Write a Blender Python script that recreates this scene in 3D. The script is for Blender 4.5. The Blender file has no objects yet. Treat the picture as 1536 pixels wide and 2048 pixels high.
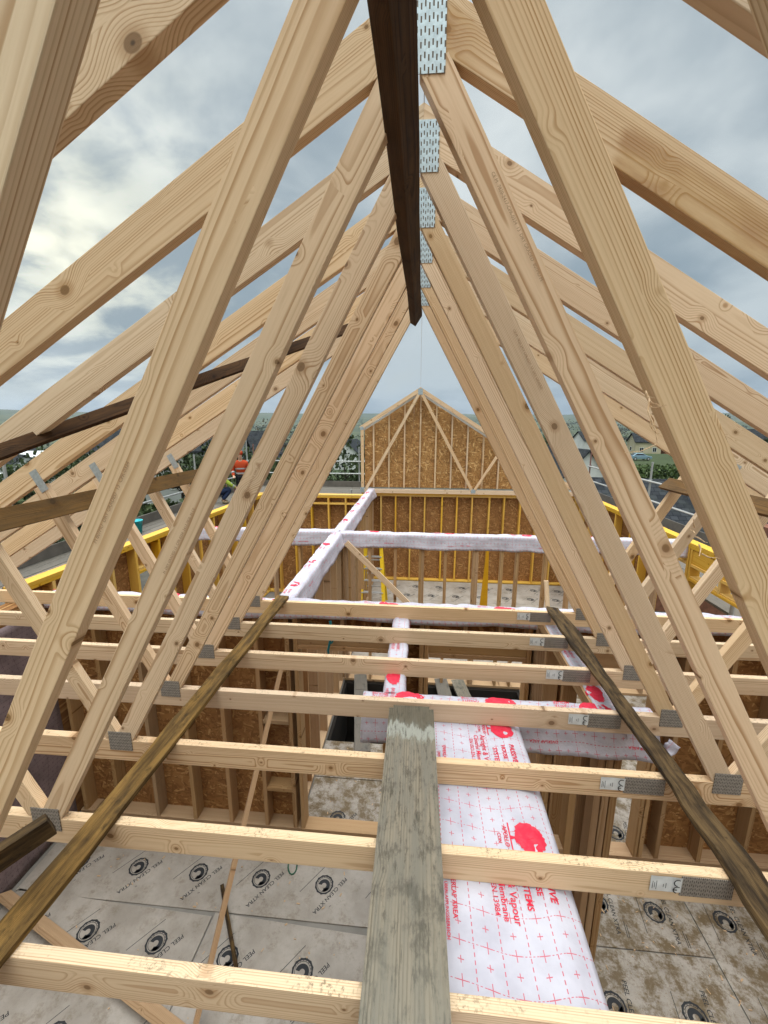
import bpy, bmesh, math, random
from mathutils import Vector, Matrix, Euler, noise as mnoise
random.seed(7)
SC = bpy.context.scene
COL = SC.collection
RAD = math.radians

# ------------------------------------------------------------------ camera
def set_camera():
    p, y, r = 0.2059, 0.0867, 0.003
    f = Vector((-math.sin(y)*math.cos(p), math.cos(y)*math.cos(p), -math.sin(p)))
    rt = Vector((math.cos(y), math.sin(y), 0)); up = rt.cross(f)
    rt2 = rt*math.cos(r)+up*math.sin(r); up2 = rt2.cross(f)
    cd = bpy.data.cameras.new('camera'); co = bpy.data.objects.new('camera', cd); COL.objects.link(co)
    m = Matrix((rt2, up2, -f)).transposed().to_4x4(); m.translation = Vector((.0391, -.4156, 1.4823))
    co.matrix_world = m
    cd.sensor_fit = 'HORIZONTAL'; cd.sensor_width = 36; cd.lens = 839.3766/1536*36
    cd.clip_start = .01; cd.clip_end = 20000
    SC.camera = co
set_camera()
SC.view_settings.view_transform = 'Standard'; SC.view_settings.look = 'None'
SC.view_settings.exposure = -0.36; SC.view_settings.gamma = 1
SC.cycles.use_denoising = True
SC.cycles.max_bounces = 6; SC.cycles.diffuse_bounces = 4; SC.cycles.volume_bounces = 0

# ------------------------------------------------------------------ node helper
class G:
    def __init__(s, tree): s.t = tree; s.N = tree.nodes; s.L = tree.links
    def put(s, sock, v):
        if v is None: return
        if isinstance(v, bpy.types.NodeSocket): s.L.new(v, sock)
        else:
            if sock.type == 'RGBA' and len(v) == 3: v = (*v, 1)
            sock.default_value = v
    def n(s, typ, ins=None, **pr):
        nd = s.N.new(typ)
        for k, v in pr.items(): setattr(nd, k, v)
        for k, v in (ins or {}).items(): s.put(nd.inputs[k], v)
        return nd
    def m(s, op, a, b=None, c=None, clamp=False):
        nd = s.N.new('ShaderNodeMath'); nd.operation = op; nd.use_clamp = clamp
        for i, v in enumerate((a, b, c)): s.put(nd.inputs[i], v)
        return nd.outputs[0]
    def mix(s, f, a, b, mode='MIX'):
        nd = s.N.new('ShaderNodeMix'); nd.data_type = 'RGBA'; nd.blend_type = mode
        s.put(nd.inputs[0], f); s.put(nd.inputs[6], a); s.put(nd.inputs[7], b)
        return nd.outputs[2]
    def ramp(s, v, a, b, c=0.0, d=1.0, smooth=True):
        nd = s.N.new('ShaderNodeMapRange'); nd.interpolation_type = 'SMOOTHSTEP' if smooth else 'LINEAR'
        for i, x in enumerate((v, a, b, c, d)): s.put(nd.inputs[i], x)
        return nd.outputs[0]
    def xyz(s, x, y, z):
        return s.n('ShaderNodeCombineXYZ', {0: x, 1: y, 2: z}).outputs[0]
    def sep(s, v):
        nd = s.n('ShaderNodeSeparateXYZ', {0: v}); return nd.outputs[0], nd.outputs[1], nd.outputs[2]
    def noise(s, v, scale, detail=3, rough=.55, dist=0):
        nd = s.n('ShaderNodeTexNoise', {'Vector': v, 'Scale': scale, 'Detail': detail, 'Roughness': rough, 'Distortion': dist})
        return nd.outputs[0]
    def vmul(s, v, k):
        return s.n('ShaderNodeVectorMath', {0: v, 1: k}, operation='MULTIPLY').outputs[0]
    def vadd(s, v, k):
        return s.n('ShaderNodeVectorMath', {0: v, 1: k}, operation='ADD').outputs[0]

# ------------------------------------------------------------------ world: overcast sky
SUN = Vector((-.605, .736, .303)).normalized()
def make_world():
    w = bpy.data.worlds.new('World'); SC.world = w; w.use_nodes = True
    g = G(w.node_tree); g.N.clear()
    d = g.n('ShaderNodeTexCoord').outputs['Generated']
    x, y, z = g.sep(d)
    zz = g.m('ADD', g.m('MAXIMUM', z, 0.0), .30)
    p = g.xyz(g.m('DIVIDE', x, zz), g.m('DIVIDE', y, zz), 0.0)
    n1 = g.noise(g.vadd(p, (3.1, 1.7, 0)), 1.1, 5, .48, .25)
    n2 = g.noise(g.vadd(p, (9.0, 4.0, 2)), 3.4, 5, .52, .25)
    cl = g.m('ADD', g.m('MULTIPLY', n1, .75), g.m('MULTIPLY', n2, .25))
    f = g.ramp(cl, .38, .61)
    el = g.ramp(z, 0.0, .75)
    dark = g.mix(el, (.31, .43, .545), (.44, .555, .66))
    lite = g.mix(el, (.63, .755, .85), (1.08, 1.18, 1.24))
    c = g.mix(f, dark, lite)
    # a small hole of blue far right
    sky = g.n('ShaderNodeTexSky', sky_type='NISHITA', sun_disc=False, sun_elevation=RAD(17.6), sun_rotation=RAD(-39.4)).outputs[0]
    skyd = g.mix(1.0, sky, (.1, .1, .1), 'MULTIPLY')
    hole = g.ramp(n1, .62, .74)
    c = g.mix(g.m('MULTIPLY', hole, .15), c, skyd)
    # glow of the hidden sun through the cloud
    dt = g.n('ShaderNodeVectorMath', {0: d, 1: tuple(SUN)}, operation='DOT_PRODUCT').outputs[1]
    g1 = g.m('POWER', g.m('MAXIMUM', dt, 0.0), 34.0)
    g2 = g.m('POWER', g.m('MAXIMUM', dt, 0.0), 500.0)
    br = g.m('MULTIPLY', g1, g.ramp(n2, .38, .62, .08, .62))
    c = g.mix(1.0, c, g.mix(g.m('MINIMUM', br, 1.0), (0, 0, 0), (1.3, 1.22, .86)), 'ADD')
    c = g.mix(1.0, c, g.mix(g2, (0, 0, 0), (.42, .38, .25)), 'ADD')
    # cloud gets brighter towards the zenith as overcast skies do
    zb = g.ramp(z, .68, .96, 1.0, 8.5)
    c = g.mix(1.0, c, g.xyz(zb, g.m('MULTIPLY', zb, .97), g.m('MULTIPLY', zb, .92)), 'MULTIPLY')
    bk = g.ramp(y, -.75, -.05, 2.0, 1.0)      # unseen sky behind the viewer boosted to light the truss fronts
    c = g.mix(1.0, c, g.xyz(bk, g.m('MULTIPLY', bk, g.ramp(bk, 1.0, 2.4, 1.0, .94)), g.m('MULTIPLY', bk, g.ramp(bk, 1.0, 2.4, 1.0, .82))), 'MULTIPLY')
    bg = g.n('ShaderNodeBackground', {'Color': c, 'Strength': 1.0})
    out = g.n('ShaderNodeOutputWorld'); g.L.new(bg.outputs[0], out.inputs[0])
make_world()
def make_sun():
    l = bpy.data.lights.new('sun', 'SUN'); l.energy = .9; l.angle = RAD(14); l.color = (1, .93, .82)
    o = bpy.data.objects.new('sun', l); COL.objects.link(o)
    o.rotation_euler = SUN.to_track_quat('Z', 'Y').to_euler()
make_sun()

# ------------------------------------------------------------------ materials
MATS = {}
def newmat(name):
    m = bpy.data.materials.new(name); m.use_nodes = True
    g = G(m.node_tree); b = g.N['Principled BSDF']; MATS[name] = m
    b.inputs['Specular IOR Level'].default_value = .25
    return m, g, b
def wood(name, light, mid, dark, ringf=225., contrast=1.0, knots=1.0, rough=.72, var=.16, stain=0.0, stain_col=(.12, .09, .05), weather=0.0, weather_col=(.3, .29, .26), bump=.16):
    m, g, b = newmat(name)
    tc = g.n('ShaderNodeTexCoord').outputs['Object']
    rnd = g.n('ShaderNodeObjectInfo').outputs['Random']
    r2 = g.m('FRACT', g.m('MULTIPLY', rnd, 17.31)); r3 = g.m('FRACT', g.m('MULTIPLY', rnd, 41.77)); r4 = g.m('FRACT', g.m('MULTIPLY', rnd, 7.9))
    off = g.xyz(g.m('MULTIPLY', rnd, 57.0), g.m('MULTIPLY', r2, 31.0), g.m('MULTIPLY', r3, 23.0))
    x, y, z = g.sep(tc)
    # knots: one candidate per stretched cell, measured in metres
    sx, sy, sz = 3.1, 5.0, 9.0
    kv = g.vadd(g.vmul(tc, (sx, sy, sz)), off)
    vo = g.n('ShaderNodeTexVoronoi', {'Vector': kv, 'Scale': 1.0, 'Randomness': .9})
    dv = g.n('ShaderNodeVectorMath', {0: kv, 1: vo.outputs['Position']}, operation='SUBTRACT').outputs[0]
    dx, dy, dz = g.sep(dv)
    kd = g.n('ShaderNodeVectorMath', {0: g.xyz(g.m('DIVIDE', dx, sx*1.25), g.m('DIVIDE', dy, sy*14.0), g.m('DIVIDE', dz, sz))}, operation='LENGTH').outputs[1]
    kr, kg, kb = g.sep(vo.outputs['Color'])
    has = g.m('GREATER_THAN', kr, .18)
    krad = g.m('MULTIPLY', g.m('MULTIPLY_ADD', g.m('POWER', kg, 2.6), .0125, .0036), has)
    low = g.noise(g.vadd(g.vmul(tc, (1.0, 7, 7)), off), 1.0, 3, .5)
    fine = g.noise(g.vadd(g.vmul(tc, (9, 210, 210)), off), 1.0, 3, .6)
    bumpk = g.m('MULTIPLY', g.ramp(g.m('DIVIDE', kd, g.m('ADD', g.m('MULTIPLY', krad, 5.5), .004)), 1.0, 0.0), g.m('MULTIPLY', krad, 1.9))
    oy = g.m('ADD', y, g.m('MULTIPLY_ADD', r2, .11, .022))
    oz = g.m('ADD', z, g.m('MULTIPLY_ADD', r3, .12, -.06))
    oz = g.m('ADD', oz, g.m('MULTIPLY', x, g.m('MULTIPLY_ADD', r4, .028, -.014)))
    rr = g.m('SQRT', g.m('ADD', g.m('MULTIPLY', oy, oy), g.m('MULTIPLY', oz, oz)))
    rr = g.m('ADD', g.m('ADD', rr, g.m('MULTIPLY', g.m('SUBTRACT', low, .5), .015)), bumpk)
    ring = g.m('FRACT', g.m('MULTIPLY', rr, ringf))
    late = g.m('MULTIPLY', g.ramp(ring, .42, .88), g.ramp(ring, 1.0, .91))
    rv = g.noise(g.xyz(g.m('MULTIPLY', rr, ringf*.35), rnd, 0.0), 1.0, 2, .5)
    late = g.m('MULTIPLY', late, g.ramp(rv, .3, .7, .15, 1.0))
    c = g.mix(g.m('MULTIPLY', late, contrast), light, mid)
    c = g.mix(g.m('MULTIPLY', g.ramp(fine, .35, .75), .15*contrast), c, mid)
    big = g.noise(g.vadd(g.vmul(tc, (.9, 5, 5)), off), 1.0, 2, .5)
    c = g.mix(g.m('MULTIPLY', g.ramp(big, .45, .75), .10), c, mid)
    if knots > 0:
        inside = g.ramp(kd, g.m('MULTIPLY', krad, 1.06), g.m('MULTIPLY', krad, .82))
        kring = g.m('FRACT', g.m('MULTIPLY', kd, 420.0))
        kc = g.mix(g.m('MULTIPLY', kring, .5), [.62*a for a in mid], dark)
        kc = g.mix(g.ramp(kd, g.m('MULTIPLY', krad, .38), g.m('MULTIPLY', krad, .1)), kc, [.35*a for a in dark])
        halo = g.m('MULTIPLY', g.ramp(kd, g.m('MULTIPLY', krad, 2.3), krad), .55)
        c = g.mix(g.m('MULTIPLY', halo, knots), c, mid)
        c = g.mix(g.m('MULTIPLY', inside, knots*.92), c, kc)
    if weather > 0:
        wv = g.noise(g.vadd(g.vmul(tc, (3.2, 30, 30)), off), 1.0, 5, .65)
        c = g.mix(g.m('MULTIPLY', g.ramp(wv, .32, .66), weather), c, weather_col)
        wv2 = g.noise(g.vadd(g.vmul(tc, (9, 16, 16)), off), 1.0, 6, .7)
        c = g.mix(g.m('MULTIPLY', g.ramp(wv2, .52, .7), weather*.75), c, [.28*a for a in weather_col])
    if stain > 0:
        nz = g.sep(g.n('ShaderNodeNewGeometry').outputs['Normal'])[2]
        pos = g.n('ShaderNodeNewGeometry').outputs['Position']
        s1 = g.noise(pos, 95.0, 3, .7); s2 = g.noise(pos, 6.5, 3, .6)
        st = g.m('MULTIPLY', g.ramp(s1, .50, .66), g.ramp(s2, .42, .62))
        st = g.m('MULTIPLY', st, g.ramp(nz, .6, .9))
        c = g.mix(g.m('MULTIPLY', st, stain), c, stain_col)
    hv = g.n('ShaderNodeHueSaturation', {'Hue': g.m('MULTIPLY_ADD', r4, .006, .4955), 'Saturation': g.m('MULTIPLY_ADD', r3, .20, .92), 'Value': g.m('MULTIPLY_ADD', r2, var, 1-var*.55), 'Color': c}).outputs[0]
    g.put(b.inputs['Base Color'], hv); b.inputs['Roughness'].default_value = rough
    bp = g.n('ShaderNodeBump', {'Strength': bump, 'Distance': .0015, 'Height': g.m('ADD', fine, g.m('MULTIPLY', late, .8))})
    g.L.new(bp.outputs[0], b.inputs['Normal'])
    return m
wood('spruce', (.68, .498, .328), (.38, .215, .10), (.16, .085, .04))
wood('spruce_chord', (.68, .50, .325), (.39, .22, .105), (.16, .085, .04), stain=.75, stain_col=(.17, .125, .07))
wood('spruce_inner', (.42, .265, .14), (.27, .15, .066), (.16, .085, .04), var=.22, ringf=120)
wood('yellow_timber', (.66, .40, .085), (.56, .30, .05), (.22, .11, .03), var=.2, ringf=110)
wood('yellow_dark', (.42, .23, .035), (.32, .16, .025), (.15, .08, .02))
wood('dark_timber', (.075, .036, .012), (.032, .014, .005), (.01, .005, .002), rough=.9, contrast=1.0, weather=.5, weather_col=(.012, .006, .003), bump=.5)
wood('brown_board', (.165, .092, .036), (.085, .044, .016), (.025, .013, .006), rough=.85, contrast=1.0, weather=.5, weather_col=(.075, .05, .028), bump=.5)
wood('treated_timber', (.235, .135, .042), (.085, .042, .012), (.018, .009, .003), rough=.85, contrast=1.0, weather=.85, weather_col=(.045, .025, .008), bump=.5)
wood('treated_wet', (.15, .09, .032), (.05, .026, .008), (.012, .006, .002), rough=.85, contrast=1.0, weather=1.0, weather_col=(.02, .011, .004), bump=.7)
wood('scaffold_board', (.215, .18, .135), (.09, .07, .047), (.028, .022, .015), rough=.95, contrast=1.0, weather=1.0, weather_col=(.15, .132, .105), bump=.9, knots=.7, ringf=110)
def plank_patch():
    g = G(MATS['scaffold_board'].node_tree); b = g.N['Principled BSDF']; old = b.inputs['Base Color'].links[0].from_socket
    tc = g.n('ShaderNodeTexCoord').outputs['Object']; x, y, z = g.sep(tc)
    n = g.noise(g.vmul(tc, (5, 22, 22)), 1.0, 6, .7); e = g.m('ADD', x, g.m('MULTIPLY', n, .28))
    c = g.mix(g.m('MULTIPLY', g.ramp(e, .98, 1.02), g.ramp(e, 1.14, 1.08)), old, (.26, .25, .21))      # pale splash below the bare end
    c = g.mix(g.m('MULTIPLY', g.ramp(e, 1.07, 1.10), .8), c, (.085, .068, .045))                          # bare wet end
    n2 = g.noise(g.vmul(tc, (14, 90, 90)), 1.0, 5, .75)
    c = g.mix(g.m('MULTIPLY', g.ramp(n2, .52, .66), .7), c, (.05, .042, .03))
    n3 = g.noise(g.vmul(tc, (7, 12, 12)), 1.0, 6, .7)
    c = g.mix(g.m('MULTIPLY', g.ramp(n3, .53, .68), .55), c, (.04, .036, .028))
    c = g.mix(g.m('MULTIPLY', g.ramp(x, .5, -.6), .5), c, (.20, .187, .152))                              # paler towards the viewer's feet
    g.put(b.inputs['Base Color'], c)
plank_patch()
wood('deck_board', (.15, .125, .10), (.09, .073, .057), (.05, .04, .03), rough=.8, weather=.7, weather_col=(.105, .095, .082), var=.4)

def osb(name, a, b_, c_, k=1.0):
    m, g, b = newmat(name)
    tc = g.n('ShaderNodeTexCoord').outputs['Object']
    rnd = g.n('ShaderNodeObjectInfo').outputs['Random']
    x, y, z = g.sep(tc)
    base = g.xyz(x, g.m('MULTIPLY', rnd, 9.0), z)
    wob = g.noise(base, 9.0, 2, .5)
    best = None; col = None
    for i, ang in enumerate((.25, 1.35, 2.2, 2.95)):
        ca, sa = math.cos(ang), math.sin(ang)
        u = g.m('ADD', g.m('MULTIPLY', x, ca), g.m('MULTIPLY', z, sa))
        v = g.m('SUBTRACT', g.m('MULTIPLY', z, ca), g.m('MULTIPLY', x, sa))
        v = g.m('ADD', v, g.m('MULTIPLY', wob, .03))
        vo = g.n('ShaderNodeTexVoronoi', {'Vector': g.xyz(g.m('MULTIPLY', u, 13.0*k), g.m('MULTIPLY', v, 62.0*k), g.m('ADD', rnd, i*3.7)), 'Scale': 1.0, 'Randomness': 1.0})
        r, gg, bb = g.sep(vo.outputs['Color'])
        if best is None: best, col = r, gg
        else:
            gt = g.m('GREATER_THAN', r, best)
            col = g.m('ADD', g.m('MULTIPLY', gg, gt), g.m('MULTIPLY', col, g.m('SUBTRACT', 1.0, gt)))
            best = g.m('MAXIMUM', r, best)
    c = g.mix(g.ramp(col, .0, .62), a, b_)
    c = g.mix(g.ramp(col, .80, .97), c, c_)
    lv = g.noise(base, 2.2, 3, .6)
    c = g.mix(g.m('MULTIPLY', g.ramp(lv, .4, .7), .35), c, a)
    g.put(b.inputs['Base Color'], c); b.inputs['Roughness'].default_value = .6
    bp = g.n('ShaderNodeBump', {'Strength': .3, 'Distance': .001, 'Height': col}); g.L.new(bp.outputs[0], b.inputs['Normal'])
    return m
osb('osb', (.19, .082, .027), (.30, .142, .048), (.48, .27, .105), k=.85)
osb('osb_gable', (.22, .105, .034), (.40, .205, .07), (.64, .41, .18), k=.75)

def plain(name, col, rough=.6, metal=0, nz=0.0, scale=8., dark=None):
    m, g, b = newmat(name)
    if nz:
        tc = g.n('ShaderNodeTexCoord').outputs['Object']
        n = g.noise(tc, scale, 4, .6)
        g.put(b.inputs['Base Color'], g.mix(g.m('MULTIPLY', g.ramp(n, .35, .68), nz), col, dark or [.5*a for a in col]))
    else: g.put(b.inputs['Base Color'], (*col, 1))
    b.inputs['Roughness'].default_value = rough; b.inputs['Metallic'].default_value = metal
    return m
def plate_mat(name, base, slot, px, pz, metal):
    # galvanised nail plate: rows of punched slots, in the plate's own metres (x, z)
    m, g, b = newmat(name)
    tc = g.n('ShaderNodeTexCoord').outputs['Object']
    x, y, z = g.sep(tc)
    cx = g.m('DIVIDE', x, px); ix = g.m('FLOOR', cx); fx = g.m('SUBTRACT', g.m('FRACT', cx), .5)
    odd = g.m('MODULO', g.m('ABSOLUTE', ix), 2.0)
    cz = g.m('ADD', g.m('DIVIDE', z, pz), g.m('MULTIPLY', odd, .22)); fz = g.m('SUBTRACT', g.m('FRACT', cz), .5)
    sl = g.m('MULTIPLY', g.m('LESS_THAN', g.m('ABSOLUTE', fx), .19), g.m('LESS_THAN', g.m('ABSOLUTE', fz), .26))
    n = g.noise(tc, 55.0, 4, .7)
    c = g.mix(g.ramp(n, .3, .7), base, [.72*a for a in base])
    c = g.mix(sl, c, slot)
    g.put(b.inputs['Base Color'], c)
    b.inputs['Roughness'].default_value = .42; g.put(b.inputs['Metallic'], g.m('MULTIPLY', g.m('SUBTRACT', 1.0, sl), metal))
    bp = g.n('ShaderNodeBump', {'Strength': .8, 'Distance': .002, 'Height': g.m('SUBTRACT', 1.0, sl)}); g.L.new(bp.outputs[0], b.inputs['Normal'])
    return m
plate_mat('galvanised', (.50, .585, .635), (.10, .07, .045), .0095, .025, .35)
plain('galvanised_plain', (.42, .44, .45), .4, .35, nz=.5, scale=60.)
plate_mat('galvanised_dull', (.36, .32, .28), (.085, .068, .052), .0065, .016, .3)  # darker brownish copy, a dark reflection put into the plate colour

def membrane_mat(name='membrane', ca=(.52, .495, .55), cb=(.40, .375, .43), ink_c=(.52, .07, .10)):
    m, g, b = newmat(name)
    uv = g.n('ShaderNodeUVMap', uv_map='UVMap').outputs[0]
    u, v, _ = g.sep(uv)          # u along the roll, v across it (v = .19 + k*.0845 are cross columns)
    px, py = .0845, .05
    cu = g.m('DIVIDE', g.m('SUBTRACT', v, .19), px); fu = g.m('MULTIPLY', g.m('SUBTRACT', g.m('FRACT', g.m('ADD', cu, .5)), .5), px)
    wv = g.m('ADD', u, g.m('MULTIPLY', g.m('SINE', g.m('MULTIPLY', v, 13.0)), .018))
    cr = g.m('DIVIDE', wv, py); ir = g.m('FLOOR', g.m('ADD', cr, .5)); fr = g.m('MULTIPLY', g.m('SUBTRACT', cr, ir), py)
    odd = g.m('MODULO', g.m('ABSOLUTE', ir), 2.0)
    arm = g.m('MULTIPLY_ADD', odd, -.006, .0155); th = .0014
    au, ar = g.m('ABSOLUTE', fu), g.m('ABSOLUTE', fr)
    cross = g.m('MAXIMUM', g.m('MULTIPLY', g.m('LESS_THAN', au, arm), g.m('LESS_THAN', ar, th)), g.m('MULTIPLY', g.m('LESS_THAN', ar, arm), g.m('LESS_THAN', au, th)))
    # dashed rows through the big crosses, dashed columns between the crosses
    dash = g.m('LESS_THAN', g.m('FRACT', g.m('DIVIDE', v, .012)), .55)
    row = g.m('MULTIPLY', g.m('MULTIPLY', g.m('LESS_THAN', ar, .0011), dash), g.m('SUBTRACT', 1.0, odd))
    fc = g.m('MULTIPLY', g.m('SUBTRACT', g.m('FRACT', cu), .5), px)
    dash2 = g.m('LESS_THAN', g.m('FRACT', g.m('DIVIDE', u, .020)), .58)
    colm = g.m('MULTIPLY', g.m('LESS_THAN', g.m('ABSOLUTE', fc), .0016), dash2)
    ink = g.m('MAXIMUM', cross, g.m('MAXIMUM', row, colm))
    tc = g.n('ShaderNodeTexCoord').outputs['Object']
    n = g.noise(tc, 5.0, 4, .6); n2 = g.noise(tc, 900., 2, .5)
    c = g.mix(g.ramp(n, .35, .75), ca, cb)
    c = g.mix(g.m('MULTIPLY', ink, .85), c, ink_c)
    g.put(b.inputs['Base Color'], c); b.inputs['Roughness'].default_value = .5
    h = g.m('ADD', n2, g.m('MULTIPLY', g.noise(tc, 22.0, 3, .5), 9.0))
    bp = g.n('ShaderNodeBump', {'Strength': .35, 'Distance': .0015, 'Height': h}); g.L.new(bp.outputs[0], b.inputs['Normal'])
membrane_mat()
membrane_mat('membrane_mauve', (.25, .185, .185), (.165, .12, .12), (.06, .03, .035))  # darker membrane copy, the end wall's shade put into its colour
plain('red_ink', (.62, .018, .05), .55, nz=.25, scale=40., dark=(.7, .12, .14))
plain('black_ink', (.018, .018, .02), .6)
plain('stamp_ink', (.33, .20, .115), .8)
plain('label_white', (.66, .66, .65), .4, nz=.3, scale=30., dark=(.5, .5, .5))
def board_mat(name, mudk):
    m, g, b = newmat(name)
    tc = g.n('ShaderNodeTexCoord').outputs['Object']
    pos = g.n('ShaderNodeNewGeometry').outputs['Position']
    n = g.noise(pos, 3.0, 5, .6); n3 = g.noise(pos, 26., 4, .6)
    c = g.mix(g.ramp(n, .35, .7), (.335, .287, .245), (.24, .202, .168))
    c = g.mix(g.m('MULTIPLY', g.ramp(n3, .45, .75), .35), c, (.24, .205, .175))
    s1 = g.noise(pos, 62., 3, .75); s2 = g.noise(pos, 1.5, 3, .6)
    sp = g.m('MULTIPLY', g.ramp(s1, .57, .66), g.ramp(s2, .62-.25*mudk, .72-.18*mudk))
    c = g.mix(g.m('MULTIPLY', sp, .85), c, (.20, .135, .07))
    x, y, z = g.sep(pos)
    s3 = g.noise(g.xyz(g.m('MULTIPLY', g.m('ADD', x, y), 9.0), g.m('MULTIPLY', g.m('SUBTRACT', x, y), 2.2), 0.), 1.0, 5, .7)
    c = g.mix(g.m('MULTIPLY', g.ramp(s3, .52, .70), .75*mudk), c, (.19, .145, .085))
    s5 = g.noise(g.vadd(pos, (3, 8, 0)), 8.5, 8, .78)
    c = g.mix(g.m('MULTIPLY', g.ramp(s5, .50-.08*mudk, .67-.08*mudk), .35+.57*mudk), c, (.105, .066, .028))
    s4 = g.noise(pos, 150., 2, .7)
    c = g.mix(g.m('MULTIPLY', g.ramp(s4, .60, .70), .25+.4*mudk), c, (.16, .12, .07))
    g.put(b.inputs['Base Color'], c); b.inputs['Roughness'].default_value = .38
    bp = g.n('ShaderNodeBump', {'Strength': .2, 'Distance': .006, 'Height': g.m('ADD', g.noise(pos, 14., 4, .6), g.m('MULTIPLY', g.noise(pos, 3.2, 3, .5, 1.5), 3.0))}); g.L.new(bp.outputs[0], b.inputs['Normal'])
board_mat('board_clean', .12); board_mat('board_muddy', 1.0)

# ------------------------------------------------------------------ mesh helpers
def mesh_obj(name, bm, mat, parent=None, matrix=None, smooth=False):
    me = bpy.data.meshes.new(name); bm.to_mesh(me); bm.free()
    if smooth:
        for p in me.polygons: p.use_smooth = True
    for mm in (mat if isinstance(mat, (list, tuple)) else [mat]): me.materials.append(MATS[mm])
    o = bpy.data.objects.new(name, me); COL.objects.link(o)
    if parent is not None: o.parent = parent
    if matrix is not None: o.matrix_basis = matrix
    return o
def pydata(name, verts, faces, mat, parent=None, matrix=None, smooth=False):
    me = bpy.data.meshes.new(name); me.from_pydata([tuple(v) for v in verts], [], faces); me.update()
    if smooth:
        for p in me.polygons: p.use_smooth = True
    for mm in (mat if isinstance(mat, (list, tuple)) else [mat]): me.materials.append(MATS[mm])
    o = bpy.data.objects.new(name, me); COL.objects.link(o)
    if parent is not None: o.parent = parent
    if matrix is not None: o.matrix_basis = matrix
    return o
def tag(o, label=None, cat=None, group=None, kind=None):
    if label: o['label'] = label
    if cat: o['category'] = cat
    if group: o['group'] = group
    if kind: o['kind'] = kind
    return o
def empty(name, loc=(0, 0, 0), label=None, cat=None, group=None):
    o = bpy.data.objects.new(name, None); COL.objects.link(o); o.location = loc; o.empty_display_size = .1
    return tag(o, label, cat, group)
def addbox(bm, x0, x1, y0, y1, z0, z1, M=None):
    vs = [bm.verts.new((x, y, z)) for x in (x0, x1) for y in (y0, y1) for z in (z0, z1)]
    fs = [bm.faces.new([vs[i] for i in q]) for q in ((0, 1, 3, 2), (4, 6, 7, 5), (0, 4, 5, 1), (2, 3, 7, 6), (0, 2, 6, 4), (1, 5, 7, 3))]
    if M: bmesh.ops.transform(bm, matrix=M, verts=vs)
    return vs
def frame_matrix(p0, p1, up):
    p0, p1, up = Vector(p0), Vector(p1), Vector(up)
    x = (p1-p0).normalized(); z = (up-x*up.dot(x)).normalized(); y = z.cross(x)
    M = Matrix((x, y, z)).transposed().to_4x4(); M.translation = p0
    return M, (p1-p0).length
def timber_bm(L, t, d, c0=0., c1=0., bev=.0018, seg=1, wob=0., seed=0):
    """length L along x, thickness t along y, depth d along z; c0/c1 skew the end cuts (dx per z)"""
    bm = bmesh.new()
    prev = None
    for i in range(seg+1):
        a = i/seg; ring = []
        for (yy, zz) in ((-t/2, -d/2), (t/2, -d/2), (t/2, d/2), (-t/2, d/2)):
            xx = a*L + (c0*zz*(1-a) if i == 0 else 0) + (c1*zz if i == seg else 0)
            wy = wob*(mnoise.noise((a*L*1.7, seed*3.1, zz*9))+.3*mnoise.noise((a*L*6, seed*3.1+70, zz*9))); wz = wob*(mnoise.noise((a*L*1.7, seed*3.1+50, yy*9))+.45*mnoise.noise((a*L*7, seed*3.1+20, yy*9)))
            ring.append(bm.verts.new((xx, yy+wy, zz+wz)))
        if prev:
            for k in range(4): bm.faces.new((prev[k], ring[k], ring[(k+1) % 4], prev[(k+1) % 4]))
        else: bm.faces.new(ring)
        prev = ring
    bm.faces.new(prev[::-1])
    bmesh.ops.recalc_face_normals(bm, faces=bm.faces)
    if bev:
        es = [e for e in bm.edges if len(e.link_faces) == 2 and e.calc_face_angle(0) > .5]
        bmesh.ops.bevel(bm, geom=es, offset=bev, segments=2, affect='EDGES', profile=.6)
    return bm
def timber(name, p0, p1, t, d, mat, parent=None, up=(0, 0, 1), c0=0., c1=0., bev=.0018, seg=1, wob=0., seed=0):
    M, L = frame_matrix(p0, p1, up)
    return mesh_obj(name, timber_bm(L, t, d, c0, c1, bev, seg, wob, seed), mat, parent, M)
def box(name, x0, x1, y0, y1, z0, z1, mat, parent=None, bev=0.0):
    """box with its origin at its centre"""
    c = Vector(((x0+x1)/2, (y0+y1)/2, (z0+z1)/2)); bm = bmesh.new()
    addbox(bm, x0-c.x, x1-c.x, y0-c.y, y1-c.y, z0-c.z, z1-c.z)
    if bev: bmesh.ops.bevel(bm, geom=list(bm.edges), offset=bev, segments=2, affect='EDGES')
    return mesh_obj(name, bm, mat, parent, Matrix.Translation(c))
def tube(bm, pts, r0, r1=None, n=8, caps=True):
    r1 = r0 if r1 is None else r1; pts = [Vector(p) for p in pts]; prev = None
    for i, p in enumerate(pts):
        d = (pts[min(i+1, len(pts)-1)]-pts[max(i-1, 0)]).normalized()
        a = d.orthogonal().normalized() if abs(d.z) > .9 else d.cross(Vector((0, 0, 1))).normalized()
        b = d.cross(a); r = r0+(r1-r0)*i/(len(pts)-1)
        ring = [bm.verts.new(p+(a*math.cos(2*math.pi*k/n)+b*math.sin(2*math.pi*k/n))*r) for k in range(n)]
        if prev:
            for k in range(n): bm.faces.new((prev[k], prev[(k+1) % n], ring[(k+1) % n], ring[k]))
        elif caps: bm.faces.new(ring[::-1])
        prev = ring
    if caps: bm.faces.new(prev)
_txt = {}
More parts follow.
